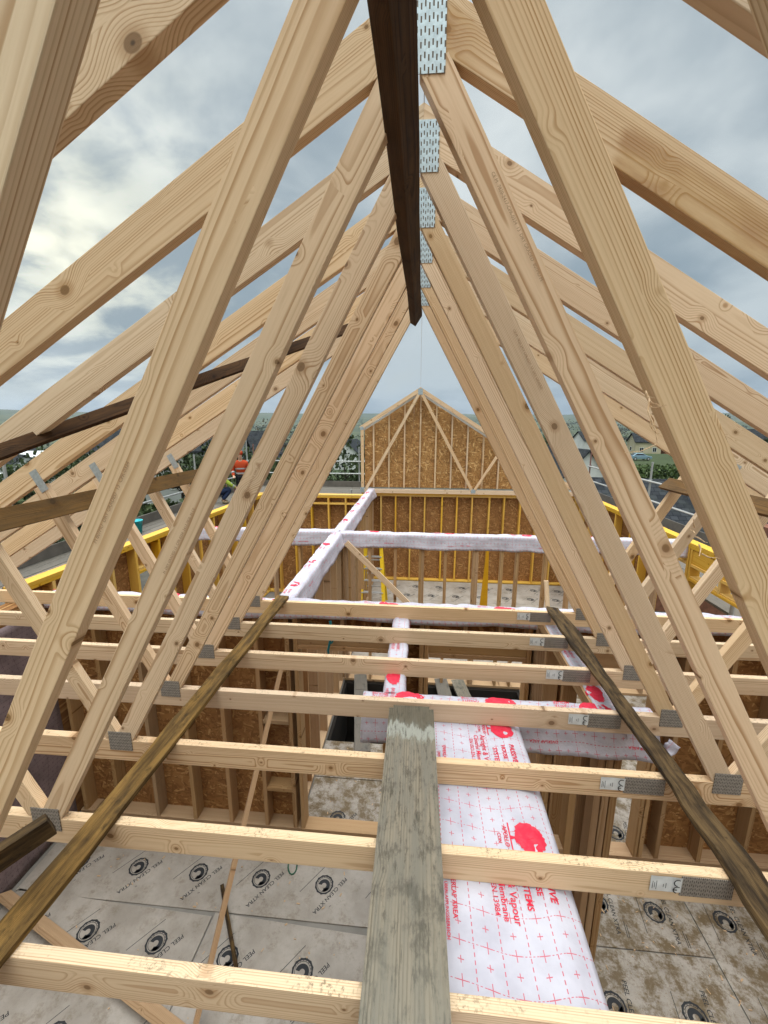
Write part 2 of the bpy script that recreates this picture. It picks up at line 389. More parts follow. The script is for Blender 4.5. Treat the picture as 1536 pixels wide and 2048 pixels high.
def text2d(s, size, bold=0.0, align='LEFT'):
    """verts (x,y) and faces of a word, cached"""
    k = (s, bold, align)
    if k not in _txt:
        cu = bpy.data.curves.new('t', 'FONT'); cu.body = s; cu.size = 1; cu.align_x = align; cu.resolution_u = 3; cu.offset = bold
        o = bpy.data.objects.new('t', cu); COL.objects.link(o)
        me = bpy.data.meshes.new_from_object(o.evaluated_get(bpy.context.evaluated_depsgraph_get()))
        _txt[k] = ([(v.co.x, v.co.y) for v in me.vertices], [tuple(p.vertices) for p in me.polygons])
        bpy.data.objects.remove(o); bpy.data.curves.remove(cu); bpy.data.meshes.remove(me)
    vs, fs = _txt[k]
    return [(x*size, y*size) for x, y in vs], fs
class Print:
    """flat print in 2-D (text, blobs), merged into one mesh and laid on a surface by a function"""
    def __init__(s): s.v = []; s.f = []
    def add(s, vs, fs, org=(0, 0), ang=0., mirror=False):
        b = len(s.v); ca, sa = math.cos(ang), math.sin(ang)
        for x, y in vs:
            s.v.append((org[0]+x*ca-y*sa, org[1]+x*sa+y*ca))
        s.f += [tuple(i+b for i in f) for f in fs]
    def text(s, t, size, org, ang=0., bold=0.0, align='LEFT'):
        vs, fs = text2d(t, size, bold, align); s.add(vs, fs, org, ang)
    def poly(s, pts, org=(0, 0), ang=0.):
        s.add(pts, [tuple(range(len(pts)))], org, ang)
    def ring(s, ro, ri, org, n=28, wob=0., a0=0., a1=2*math.pi, ang=0.):
        vs = []; fs = []
        for i in range(n+1):
            a = a0+(a1-a0)*i/n; k = 1+wob*math.cos(a*12)
            vs += [(ro*k*math.cos(a), ro*k*math.sin(a)), (ri*math.cos(a), ri*math.sin(a))]
            if i: fs.append((2*i-2, 2*i, 2*i+1, 2*i-1))
        s.add(vs, fs, org, ang)
    def build(s, name, mat, fn, parent=None, matrix=None):
        return pydata(name, [fn(x, y) for x, y in s.v], s.f, mat, parent, matrix)

# ------------------------------------------------------------------ roof trusses
RX = .026          # ridge x
T = .036           # timber thickness
SL = .607          # roof slope
def make_truss(loc, label):
    root = empty('roof_truss', loc, label, 'roof truss', 'timber roof trusses')
    W, half = .113, 4.05
    cs = math.cos(math.atan(SL)); off = W/2/cs
    ap = 2.5
    for s in (-1, 1):
        p0 = Vector((RX, 0, ap-off)); p1 = Vector((RX+s*half, 0, ap-SL*half-off))
        # plumb cut at the ridge: skew in local z
        timber('rafter', p0, p1, T, W, 'spruce', root, up=(s*SL*cs, 0, cs), c0=-SL if s > 0 else -SL, c1=0, bev=.002, seg=8, wob=.003, seed=s+3)
    timber('bottom_chord', (-4.05, 0, -.03), (4.1, 0, -.03), T, .11, 'spruce_chord', root, bev=.002, seg=8, wob=.002, seed=9)
    for s in (-1, 1):
        # inner web: ridge to the third point of the chord
        p0 = Vector((.012+s*.038, .0, 2.325)); p1 = Vector((s*1.322, 0, .030))
        timber('web', p0, p1, T, .078, 'spruce', root, up=(s, 0, .5), bev=.002, c1=-.5 if s > 0 else -.5, seg=6, wob=.003, seed=s+20)
        q0 = Vector((s*1.382, 0, .045)); q1 = Vector((RX+s*1.965, 0, 1.16))
        timber('web', q0, q1, T, .070, 'spruce', root, up=(-s, 0, .5), bev=.002, seg=4, wob=.002, seed=s+30)
    yf = -T/2-.0022
    def plate(cx, cz, w, h, mat, ang=0., y=yf):
        bm = bmesh.new(); addbox(bm, -w/2, w/2, -.0009, .0009, -h/2, h/2)
        M = Matrix.Translation((cx, y, cz)) @ Matrix.Rotation(ang, 4, 'Y')
        return mesh_obj('nail_plate', bm, mat, root, M)
    plate(RX-.002, 2.374, .108, .149, 'galvanised')
    for s in (-1, 1):
        plate(s*1.339, .022, .112, .098, 'galvanised_dull')
        plate(RX+s*1.955, 1.19, .046, .118, 'galvanised_plain', ang=s*.49 if s < 0 else .49)
    plate(1.012, -.019, .165, .078, 'galvanised_dull')
    # paper tag stapled beside the splice plate
    bm = bmesh.new(); bmesh.ops.create_grid(bm, x_segments=10, y_segments=6, size=.5)
    for v in bm.verts:
        x, z = v.co.x*.1, v.co.y*.062
        v.co = Vector((x, -.004-.003*mnoise.noise((x*30, z*40, 1)), z))
    lab = mesh_obj('paper_tag', bm, 'label_white', root, Matrix.Translation((.882, yf+.002, -.014)), smooth=True)
    pr = Print()
    for (ox, rot) in ((.028, 1),):
        pr.ring(.0140, .0105, (.034, .0135), 18, 0, RAD(75), RAD(285), RAD(-18))
        pr.ring(.0140, .0105, (.034, -.0145), 18, 0, RAD(75), RAD(285), RAD(-18))
        pr.poly([(.0215, -.0165), (.034, -.0165), (.034, -.0125), (.0215, -.0125)])
    for i, (w, x) in enumerate(((.03, -.046), (.022, -.040), (.035, -.034), (.012, -.012), (.02, -.004))):
        pr.poly([(x, -w/2), (x+.0016, -w/2), (x+.0016, w/2), (x, w/2)])
    pr.build('print', 'black_ink', lambda x, z: (x, -.0095, z), lab)
    return root
def copy_tree(o, parent=None):
    c = o.copy(); COL.objects.link(c)
    if parent is not None: c.parent = parent
    for ch in list(o.children): copy_tree(ch, c)
    return c
TL = ['nearest roof truss, only its sloping timbers showing at the top left corner',
      'roof truss whose bottom chord lies nearest, along the bottom edge of the picture',
      'roof truss with the big perforated ridge plate at the top of the picture',
      'roof truss with the ridge plate second from the top, third bottom chord from below',
      'roof truss whose bottom chord passes over the far end of the grey scaffold plank',
      'roof truss one chord beyond the one at the end of the grey plank',
      'last but one roof truss, one chord nearer than the membrane covered wall',
      'farthest full roof truss, resting along the membrane covered wall where both braces end']
t0 = make_truss((0, 0, 0), TL[0]); trusses = [t0]
for k in range(1, 8):
    c = copy_tree(t0); c.location = (0, .4*k, 0); c['label'] = TL[k]; trusses.append(c)

# ------------------------------------------------------------------ loose timbers on and between the trusses
def lone(name, p0, p1, t, d, mat, label, cat, group=None, up=(0, 0, 1), **kw):
    o = timber(name, p0, p1, t, d, mat, None, up, **kw); tag(o, label, cat, group); return o
lone('ridge_timber', (-.040, -.9, 2.213), (-.012, 2.80, 2.213), .046, .086, 'dark_timber', 'dark wet timber running under the ridge past the perforated plates', 'timber', up=(.55, 0, 1), seg=10, wob=.008, seed=4, bev=.004)
lone('brace_board', (-1.115, .05, .038), (-1.115, 2.86, .038), .098, .024, 'treated_timber', 'brown treated brace board lying over the bottom chords left of the plank', 'brace', 'brace boards over the chords', seg=18, wob=.016, seed=5)
lone('brace_board', (1.11, .05, .038), (1.112, 2.85, .038), .092, .024, 'treated_wet', 'dark wavy edged brace board lying over the bottom chords right of the plank', 'brace', 'brace boards over the chords', seg=34, wob=.034, seed=6)
# one rafter has a brown water stain
wood('spruce_stained', (.68, .498, .328), (.38, .215, .10), (.16, .085, .04))
def stained():
    g = G(MATS['spruce_stained'].node_tree); b = g.N['Principled BSDF']; old = b.inputs['Base Color'].links[0].from_socket
    tc = g.n('ShaderNodeTexCoord').outputs['Object']; x, y, z = g.sep(tc)
    n = g.noise(g.vmul(tc, (3, 8, 14)), 1.0, 5, .6); xx = g.m('ADD', x, g.m('MULTIPLY', n, .10))
    m1 = g.m('MULTIPLY', g.ramp(xx, .60, .63), g.ramp(xx, 1.30, 1.0)); m2 = g.ramp(xx, .30, .12)
    mk = g.m('MULTIPLY', g.m('MAXIMUM', m1, m2), g.ramp(g.m('ADD', z, g.m('MULTIPLY', n, .05)), .068, .045))
    mk = g.m('MULTIPLY', mk, g.ramp(n, .25, .6, .20, .62))
    g.put(b.inputs['Base Color'], g.mix(mk, old, g.mix(g.ramp(n, .4, .65), (.40, .22, .065), (.30, .135, .045))))
stained()
for ch in trusses[2].children:
    if ch.name.startswith('rafter') and ch.matrix_basis.col[0][0] > 0:
        ch.material_slots[0].link = 'OBJECT'; ch.material_slots[0].material = MATS['spruce_stained']
# grading stamps along some webs, torn fibres on the nearest right web
def inner_web(k, s):
    return [c for c in trusses[k].children if c.name.startswith('web') and abs(c.matrix_basis.translation.z-2.325) < .01 and c.matrix_basis.col[0][0]*s > 0][0]
def stamp(k, s, txt, x0, z0, size=.0115):
    w = inner_web(k, s); pr = Print(); pr.text(txt, size, (0, 0), 0, 0.)
    if s > 0: pr.build('stamp', 'stamp_ink', lambda x, z: (x0+x, -T/2-.0035, z0+z), w)
    else: pr.build('stamp', 'stamp_ink', lambda x, z: (x0-x, T/2+.0035, z0+z), w)
stamp(2, 1, 'CE M  7820-2417-CPR-0334  13  DRY GRADED  807MU M', .28, .012)
stamp(1, -1, 'M 807MU  DRY GRADED  13  CPR-0334', 1.25, -.004); stamp(2, -1, 'M  DRY GRADED 13  CPR-0334  2417-7820  M CE', 1.5, -.004)
stamp(3, 1, 'CE M  7820-2417-CPR-0334  13  DRY GRADED', .6, .01); stamp(3, -1, 'M  DRY GRADED 13  CPR-0334', 1.3, -.004)
def splinters():
    w = inner_web(1, 1); Mi = (Matrix.Translation((0, .4, 0)) @ w.matrix_basis).inverted(); rnd = random.Random(3)
    bm = bmesh.new()
    curls = [[(.430, .372, 1.53), (.420, .350, 1.505), (.428, .335, 1.475), (.432, .33, 1.452), (.405, .325, 1.44), (.377, .322, 1.437)]]
    for (x, z) in ((.425, 1.54), (.430, 1.53), (.435, 1.515), (.437, 1.50), (.44, 1.49), (.533, 1.295), (.545, 1.282), (.552, 1.268), (.54, 1.30), (.56, 1.25)):
        p = Vector((x, .376, z)); c = [p]; d = Vector((rnd.uniform(-.2, .5), rnd.uniform(-.8, -.2), rnd.uniform(-.9, .3))).normalized()
        for i in range(5):
            c.append(c[-1]+d*rnd.uniform(.004, .008)); d = (d+Vector((rnd.uniform(-.5, .5), rnd.uniform(-.4, .2), rnd.uniform(-.5, .5)))).normalized()
        curls.append(c)
    for c in curls: tube(bm, [Mi @ Vector(p) for p in c], .0016, .0006, n=4)
    mesh_obj('torn_fibres', bm, 'spruce', w)
splinters()
bp = bmesh.new()
addbox(bp, -.1125, .1125, -1.1, 1.1, -.019, .019)
bmesh.ops.bevel(bp, geom=[e for e in bp.edges if abs(e.verts[0].co.z-e.verts[1].co.z) > .03], offset=.02, segments=4, affect='EDGES')
bmesh.ops.rotate(bp, cent=(0, 0, 0), matrix=Matrix.Rotation(-math.pi/2, 3, 'Z'), verts=bp.verts)
o = mesh_obj('scaffold_plank', bp, 'scaffold_board', None, Matrix.Translation((.028, .40, .046)) @ Matrix.Rotation(math.pi/2+.01, 4, 'Z'))
tag(o, 'weathered grey scaffold plank laid over the bottom chords as a walkway', 'plank')
lone('rafter_brace', (-1.62, 1.07, 1.36), (-.40, 2.40, 2.09), .022, .056, 'dark_timber', 'dark brace board running diagonally up under the left rafters', 'brace', up=(0, .5, .75), seg=8, wob=.008, seed=8)
lone('web_brace', (-1.80, .7, 1.065), (-1.80, 2.93, 1.065), .022, .10, 'brown_board', 'brown board nailed across the left outer webs under their grey plates', 'brace', 'web braces', up=(-.35, 0, .9), seg=8, wob=.006, seed=12)
lone('web_brace', (1.86, .7, 1.06), (1.86, 2.87, 1.06), .022, .10, 'brown_board', 'brown board end nailed across the right outer webs below the rafters', 'brace', 'web braces', up=(.75, 0, .65), seg=8, wob=.006, seed=13)
lone('short_offcut', (-1.52, .16, .10), (-1.115, .60, .225), .03, .085, 'treated_wet', 'short dark board end poking in at the left over the second chord', 'board', up=(0, -.3, 1), seg=4, wob=.01, seed=14)
# string line along the ridge
bm = bmesh.new(); tube(bm, [(RX, .8, 2.50), (RX, 2.8, 2.495), (0., 9.93, 2.36)], .0013, n=5)
tag(mesh_obj('string_line', bm, 'stamp_ink'), 'thin string line stretched from the truss ridge to the far gable peak', 'string')

# ------------------------------------------------------------------ floors
FZ = -2.5
plain('slab', (.22, .195, .17), .85, nz=.5, scale=2.)
plain('void_dark', (.022, .017, .013), .9, nz=.4, scale=3.)  # shade of the stair void put into a near-black colour
bm = bmesh.new()
for r in ((-3.9, -1.10, -1.5, 10.3), (-1.10, 1.62, -1.5, 4.2), (-1.10, 1.62, 5.52, 10.3), (1.62, 3.9, -1.5, 10.3)):
    addbox(bm, r[0], r[1], r[2], r[3], FZ-.26, FZ-.0115)
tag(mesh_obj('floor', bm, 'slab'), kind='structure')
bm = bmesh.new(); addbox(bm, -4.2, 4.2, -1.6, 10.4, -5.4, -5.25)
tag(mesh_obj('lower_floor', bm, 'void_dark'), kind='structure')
# joists and side walls of the stair opening, near black to carry its shade
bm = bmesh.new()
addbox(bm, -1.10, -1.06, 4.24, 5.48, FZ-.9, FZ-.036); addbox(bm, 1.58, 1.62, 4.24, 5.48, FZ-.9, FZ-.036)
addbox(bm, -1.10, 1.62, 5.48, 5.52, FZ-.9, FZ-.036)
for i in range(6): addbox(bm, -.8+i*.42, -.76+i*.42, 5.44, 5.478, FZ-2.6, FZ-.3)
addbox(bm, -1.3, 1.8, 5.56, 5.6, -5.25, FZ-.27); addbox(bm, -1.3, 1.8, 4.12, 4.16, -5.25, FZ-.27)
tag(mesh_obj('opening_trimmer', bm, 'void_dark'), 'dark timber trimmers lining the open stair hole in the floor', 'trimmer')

def motif(pr, x, y, a, sub=True):
    """logo, name line and small print of one stamp; a = reading direction"""
    ca, sa = math.cos(a), math.sin(a)
    P = lambda e, u: (x+e*ca-u*sa, y+e*sa+u*ca)
    pr.ring(.080, .066, P(0, 0), 36, .035, ang=a); pr.ring(.060, .0565, P(0, 0), 30, ang=a)
    pr.ring(.052, .021, P(.006, .004), 22, 0, RAD(35), RAD(300), a)
    pr.poly([(-.012, .052), (.024, .052), (.05, .026), (.026, .022), (.006, .034)], P(0, 0), a)
    for k in range(9): pr.poly([(.0615, -.004), (.065, -.004), (.065, .004), (.0615, .004)], P(0, 0), a+k*.35+2.2)
    w = max(v[0] for v in text2d('PEEL CLEAN XTRA', 1, .012)[0])
    pr.text('PEEL CLEAN XTRA', .372/w, P(-.165, .092), a, .012)
    pr.poly([(-.11, -.0022), (.18, -.0022), (.18, .0022), (-.11, .0022)], P(0, -.112), a)
    if sub:
        for e0, e1, u in ((.10, .215, .165), (.12, .215, .180)): pr.poly([(e0, u), (e1, u), (e1, u+.005), (e0, u+.005)], P(0, 0), a)
        pr.text('by', .018, P(.07, .163), a)
def board(x0, x1, y0, y1, label, mat='board_clean', rot=0., logos=(), a=RAD(233), top=FZ):
    cx, cy = (x0+x1)/2, (y0+y1)/2
    M = Matrix.Translation((cx, cy, top-.015)) @ Matrix.Rotation(rot, 4, 'Z')
    bm = bmesh.new(); addbox(bm, -(x1-x0)/2-.0002, (x1-x0)/2+.0002, -(y1-y0)/2-.0002, (y1-y0)/2+.0002, .005, .015)
    bmesh.ops.bevel(bm, geom=[e for e in bm.edges], offset=.0015, segments=1, affect='EDGES')
    o = mesh_obj('insulation_board', bm, mat, None, M); tag(o, label, 'insulation board', 'foil faced boards on the floor')
    pr = Print(); Mi = M.inverted(); hx, hy = (x1-x0)/2-.02, (y1-y0)/2-.02
    for lx, ly in logos:
        q = Mi @ Vector((lx, ly, top)); p1 = Print(); motif(p1, q.x, q.y, a)
        if all(abs(v[0]) < hx and abs(v[1]) < hy for v in p1.v): pr.add(p1.v, p1.f)
        else:
            # keep the faces that stay on this board
            p1.f = [f for f in p1.f if all(abs(p1.v[i][0]) < hx and abs(p1.v[i][1]) < hy for i in f)]
            pr.add(p1.v, p1.f)
    if pr.f: pr.build('print', 'black_ink', lambda x, y: (x, y, .0156), o)
    return o
row = lambda x0, y, n, dx=.575, tilt=0.: [(x0+i*dx, y+i*dx*tilt) for i in range(n)]
board(-3.4, -1.56, 2.2, 2.93, 'pale printed floor board along the foot of the left OSB wall', logos=row(-3.04, 2.485, 3))
board(-1.56, .10, 2.2, 2.93, 'pale printed floor board left of the plank with a green loop on it', logos=row(-1.308, 2.485, 3))
board(-3.4, -1.62, .95, 2.19, 'pale printed floor board half hidden by the left brace board', rot=-.03, logos=row(-3.13, 2.0, 3, .59, -.04)+row(-2.9, 1.42, 3, .59, -.04))
board(-1.61, .12, .95, 2.16, 'pale printed floor board with the short dark stick lying on it', rot=-.04, logos=row(-1.35, 1.91, 3, .59, -.05)+row(-1.2, 1.33, 3, .59, -.05))
board(-3.4, .12, -.4, .93, 'plain pale floor board nearest below the first chord', logos=row(-2.5, .6, 2))
board(-1.1, -.1, 3.10, 3.62, 'mud spattered floor board in the doorway behind the left room', 'board_muddy', logos=[(-.74, 3.13), (-.25, 3.5)])
board(-1.1, .3, 3.63, 4.19, 'mud spattered floor board at the edge of the stair hole', 'board_muddy', logos=[(-.74, 3.75), (-1.3, 3.95)])
board(.31, 1.7, 3.10, 4.19, 'muddy floor board between the stair hole and the right doorway', 'board_muddy', logos=[(.7, 3.6), (1.3, 3.6)])
board(1.71, 3.7, 3.10, 5.5, 'muddy floor board seen through the right doorway', 'board_muddy', logos=[(2.05, 3.22), (2.05, 3.8), (2.6, 3.8)], a=RAD(255))
board(1.15, 2.35, 2.24, 2.94, 'mud streaked floor board under the right OSB wall', 'board_muddy', logos=[(1.62, 2.55), (2.06, 2.52)], a=RAD(262))
board(1.15, 2.35, 1.0, 2.23, 'mud streaked floor board at the lower right picture corner', 'board_muddy', logos=[(1.47, 1.89), (2.0, 1.88), (1.7, 1.4)], a=RAD(262))
board(2.36, 3.7, 1.0, 2.94, 'mud streaked floor board under the right brace board', 'board_muddy', logos=[(2.60, 2.50), (2.6, 1.9), (3.1, 2.5)], a=RAD(262))
board(-.1, 1.1, 1.85, 2.94, 'dirty floor board inside the small closet', 'board_muddy', logos=[(.8, 2.3)])
board(-1.1, 1.3, 5.7, 7.2, 'far floor board behind the open studs, nearest row left', logos=row(-.9, 6.1, 4)+row(-.7, 6.7, 4))
board(1.31, 3.7, 5.7, 7.2, 'far floor board behind the open studs, nearest row right', logos=row(1.6, 6.1, 4)+row(1.6, 6.7, 4))
board(-1.1, 1.3, 7.21, 8.7, 'far floor board in the middle row before the gable wall, left', logos=row(-.8, 7.6, 4)+row(-.7, 8.2, 4))
board(1.31, 3.7, 7.21, 8.7, 'far floor board in the middle row before the gable wall, right', logos=row(1.5, 7.6, 4)+row(1.6, 8.2, 4))
board(-1.1, 3.7, 8.71, 9.93, 'long far floor board along the foot of the gable wall', logos=row(-.8, 9.0, 8)+row(-.6, 9.55, 8))
board(-3.5, -1.3, 3.15, 5.5, 'floor board in the left back room behind the OSB wall', logos=row(-3.0, 3.6, 4)+row(-3.0, 4.4, 4))

# ------------------------------------------------------------------ framed walls
def wall(label, ox, oy, L, dep, z0, z1, studs, mat, osbm=None, rot=0., osb_back=True, noggins=(), plates=2, gaps=(), lintels=(), name='stud_wall', osb_rects=None, cat='stud wall', sole=True, post=.038, group='framed timber walls'):
    """local x along the wall, y its depth; gaps = (x0, x1) openings in the sole and OSB; lintels = (x0, x1, z0, z1)"""
    root = empty(name, (ox, oy, 0), label, cat, group); root.rotation_euler.z = rot
    zt = z1
    for k in range(plates):
        timber('top_plate', (0, dep/2, zt-.019), (L, dep/2, zt-.019), dep-.002*k, .038, mat, root); zt -= .0385
    zb = z0
    if sole:
        timber('sole_plate', (0, dep/2, z0+.019), (L, dep/2, z0+.019), dep, .038, mat, root, bev=.003); zb = z0+.038
    for s in studs:
        x, a, b_ = (s, zb, zt) if not isinstance(s, tuple) else s
        timber('stud', (x, dep/2, a), (x, dep/2, b_), dep-.004, post, mat, root, up=(1, 0, 0))
    for (x0, x1, z) in noggins:
        timber('noggin', (x0, dep/2, z), (x1, dep/2, z), dep-.006, .038, mat, root)
    for (x0, x1, a, b_) in lintels:
        box('lintel', x0, x1, .012, dep-.012, a, b_, mat, root, bev=.002)
        box('lintel', x0+.002, x1-.002, -.002, dep+.002, a-.0385, a-.0005, mat, root, bev=.002)
    if osbm:
        y = dep+.0065 if osb_back else -.0065
        for (x0, x1, a, b_) in (osb_rects or [(0, L, z0, z1)]):
            box('osb_sheet', x0, x1, y-.006, y+.006, a, b_, osbm, root)
    return root
ZT = -.087
def ex(xs, x0): return [x-x0 for x in xs]
# wall between the near rooms and the rear of the house (y = 2.95 .. 3.09)
X0 = -3.42
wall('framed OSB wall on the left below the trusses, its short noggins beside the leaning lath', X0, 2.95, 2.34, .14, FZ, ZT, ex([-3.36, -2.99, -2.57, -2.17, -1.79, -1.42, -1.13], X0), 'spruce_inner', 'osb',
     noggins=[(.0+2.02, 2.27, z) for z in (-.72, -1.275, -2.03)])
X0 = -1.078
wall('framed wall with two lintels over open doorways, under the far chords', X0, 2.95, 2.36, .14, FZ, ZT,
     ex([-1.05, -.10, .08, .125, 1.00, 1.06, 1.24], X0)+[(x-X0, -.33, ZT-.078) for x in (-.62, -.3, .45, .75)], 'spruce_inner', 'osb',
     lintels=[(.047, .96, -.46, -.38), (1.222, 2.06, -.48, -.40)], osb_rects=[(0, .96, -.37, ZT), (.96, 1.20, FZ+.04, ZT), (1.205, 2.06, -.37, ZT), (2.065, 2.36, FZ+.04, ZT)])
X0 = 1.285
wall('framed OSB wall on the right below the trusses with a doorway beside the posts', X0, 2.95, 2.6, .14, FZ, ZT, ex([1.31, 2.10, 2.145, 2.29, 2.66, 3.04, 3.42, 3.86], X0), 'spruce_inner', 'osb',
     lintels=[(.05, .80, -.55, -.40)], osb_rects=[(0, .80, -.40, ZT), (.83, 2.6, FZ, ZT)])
# closet front wall under the plank end, with the heavy end posts
X0 = -.155
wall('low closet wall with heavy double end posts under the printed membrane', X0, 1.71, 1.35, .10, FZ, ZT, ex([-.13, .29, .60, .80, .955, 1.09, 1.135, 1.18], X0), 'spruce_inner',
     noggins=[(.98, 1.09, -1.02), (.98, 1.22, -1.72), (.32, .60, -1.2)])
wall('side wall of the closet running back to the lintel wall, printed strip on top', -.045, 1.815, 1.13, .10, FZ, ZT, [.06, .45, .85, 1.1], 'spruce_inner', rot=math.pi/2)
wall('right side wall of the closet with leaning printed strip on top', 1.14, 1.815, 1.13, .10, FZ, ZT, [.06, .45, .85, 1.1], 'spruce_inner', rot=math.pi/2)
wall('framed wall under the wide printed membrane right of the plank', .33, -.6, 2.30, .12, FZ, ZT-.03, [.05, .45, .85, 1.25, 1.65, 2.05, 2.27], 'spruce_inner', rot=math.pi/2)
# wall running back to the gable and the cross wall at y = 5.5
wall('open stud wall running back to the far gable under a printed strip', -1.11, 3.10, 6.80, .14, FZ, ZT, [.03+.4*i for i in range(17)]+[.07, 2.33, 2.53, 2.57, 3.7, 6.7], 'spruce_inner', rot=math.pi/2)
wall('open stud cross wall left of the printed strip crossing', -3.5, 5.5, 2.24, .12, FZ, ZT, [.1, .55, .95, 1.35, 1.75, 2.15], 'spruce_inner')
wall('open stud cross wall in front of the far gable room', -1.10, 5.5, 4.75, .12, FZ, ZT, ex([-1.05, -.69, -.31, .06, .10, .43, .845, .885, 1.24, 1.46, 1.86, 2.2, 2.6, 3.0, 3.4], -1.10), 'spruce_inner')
# yellow outer walls of the rear wing
wall('yellow framed wall below the OSB gable at the back', -1.42, 9.95, 5.3, .14, FZ, -.205, ex([-1.30, -1.24, -.94, -.57, -.20, .16, .59, .96, 1.33, 1.75, 2.11, 2.5, 2.9, 3.3], -1.42), 'yellow_timber', 'osb')
wall('yellow framed OSB wall behind the left back room', -3.75, 8.88, 2.5, .14, FZ, ZT, [.1, .5, .9, 1.3, 1.7, 2.1, 2.44], 'yellow_timber', 'osb', noggins=[(.12, 2.42, -.30)])
r_ = wall('yellow framed outer wall on the left with a window opening', -3.86, 3.1, 5.85, .14, FZ, ZT, [.05, .4, .8, 1.2, 1.62, 2.35, 2.75, 3.15, 3.6, 4.0, 4.4, 4.8, 5.2, 5.6, 5.8, (1.8, -.50, -.17), (2.1, -.5, -.17)], 'yellow_timber', 'osb', rot=math.pi/2-.055,
     lintels=[(1.64, 2.33, -.50, -.46)], osb_rects=[(0, 1.62, FZ, ZT), (1.62, 2.35, -.44, ZT), (2.35, 5.85, FZ, ZT)])
wall('yellow framed outer wall on the right with deep header and openings', 3.87, 3.1, 6.8, .14, FZ, ZT, [.05, .4, 2.30, 2.36, 3.2, 3.6, 4.0, 4.6, 5.2, 5.8, 6.4, 6.75, (1.0, -.56, -.36), (1.7, -.56, -.36)], 'yellow_timber', None, rot=math.pi/2,
     lintels=[(.42, 2.28, -.365, -.175), (.42, 2.28, -.56, -.54), (2.38, 3.18, -.365, -.175)])
# outside skin of that wall
bm = bmesh.new(); addbox(bm, 3.872, 3.884, 6.3, 9.9, FZ, ZT); tag(mesh_obj('osb_sheet', bm, 'osb'), 'OSB sheet skinning the far half of the yellow right wall', 'sheet')
# left end wall of the near room, lined with membrane
bm = bmesh.new(); addbox(bm, -3.62, -3.45, -1.0, 3.08, FZ, -.09)
tag(mesh_obj('end_wall', bm, 'osb'), 'dark end wall at the far left of the near room', 'wall')
bm = bmesh.new(); addbox(bm, 3.90, 4.05, -1.0, 3.08, FZ, -.09)  # unseen right end wall, added with the rear one to darken the room
tag(mesh_obj('end_wall', bm, 'osb'), 'dark end wall at the far right of the near room', 'wall')
bm = bmesh.new(); addbox(bm, -3.44, 3.89, -1.15, -1.0, FZ, -.09)  # unseen wall behind the viewer, added to darken the floor
tag(mesh_obj('rear_wall', bm, 'osb'), 'OSB wall closing the near room below and behind the viewer', 'wall')

# ------------------------------------------------------------------ far gable
def gable():
    root = empty('gable_wall', (0, 10.0, 0), 'OSB gable panel filling the triangle at the back', 'gable', None)
    zr = lambda x: 2.345-.628*abs(x)-.10
    pts = [(-1.36, -.07), (3.7, -.07), (3.7, zr(3.7)), (0, zr(0)), (-1.36, zr(-1.36))]
    cuts = [-1.36, -.15, 1.05, 2.25, 3.7]
    for a, b_ in zip(cuts, cuts[1:]):
        ps = [(a, -.07), (b_, -.07), (b_, zr(b_))]+([(0, zr(0))] if a < 0 < b_ else [])+[(a, zr(a))]
        n = len(ps); c = Vector(((a+b_)/2, 0, .9))
        vs = [(x-c.x-(.001 if x > a else -.001)*0, y, z-c.z) for y in (.08, .092) for x, z in ps]
        fs = [tuple(range(n)), tuple(range(2*n-1, n-1, -1))]+[(i, i+n, (i+1) % n+n, (i+1) % n) for i in range(n)]
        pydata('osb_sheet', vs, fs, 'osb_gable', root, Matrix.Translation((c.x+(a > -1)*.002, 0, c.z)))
    for i in range(14):
        x = -1.13+.382*i
        if x > 3.6: break
        timber('stud', (x, .04, -.07), (x, .04, zr(x)-.02), .07, .036, 'spruce', root, up=(1, 0, 0))
    t = empty('gable_truss', (0, 9.9, 0), 'stub ended truss standing in front of the OSB gable panel', 'roof truss')
    cs = math.cos(math.atan(.628)); off = .045/cs
    timber('rafter', (0, 0, 2.345-off), (-1.44, 0, 2.345-.628*1.44-off), .038, .09, 'spruce', t, up=(-.628, 0, 1), c0=-.6)
    timber('rafter', (0, 0, 2.345-off), (4.0, 0, 2.345-.628*4-off), .038, .09, 'spruce', t, up=(.628, 0, 1), c0=-.6)
    timber('bottom_chord', (-1.43, 0, -.145), (4.0, 0, -.145), .038, .10, 'spruce', t)
    timber('post', (-1.395, 0, -.094), (-1.395, 0, 1.40), .038, .072, 'spruce', t, up=(1, 0, 0))
    timber('web', (-.02, 0, 2.22), (-1.30, 0, -.08), .036, .07, 'spruce', t, up=(-1, 0, .5))
    timber('web', (.02, 0, 2.22), (1.29, 0, -.08), .036, .07, 'spruce', t, up=(1, 0, .5))
    timber('web', (1.37, 0, -.08), (2.0, 0, .98), .036, .06, 'spruce', t, up=(-1, 0, .5))
    for x, z, w, h in ((0, 2.24, .11, .14), (-1.40, -.12, .10, .13), (1.33, -.12, .11, .09), (-1.40, 1.39, .08, .08)):
        bm = bmesh.new(); addbox(bm, -w/2, w/2, -.001, .001, -h/2, h/2)
        mesh_obj('nail_plate', bm, 'galvanised', t, Matrix.Translation((x, -.0205, z)))
    # strips of pale membrane tucked under the gable rafters
    for s, L, lab in ((-1, 1.42, 'white membrane edge under the left slope of the far gable'), (1, 3.6, 'white membrane edge under the right slope of the far gable')):
        timber_ = timber('membrane_edge', (s*.05, 9.96, 2.345-.628*.05-.135), (s*L, 9.96, 2.345-.628*L-.135), .05, .045, 'label_white', None, up=(s*.628, 0, 1), seg=10, wob=.012, seed=s)
        tag(timber_, lab, 'membrane')
gable()

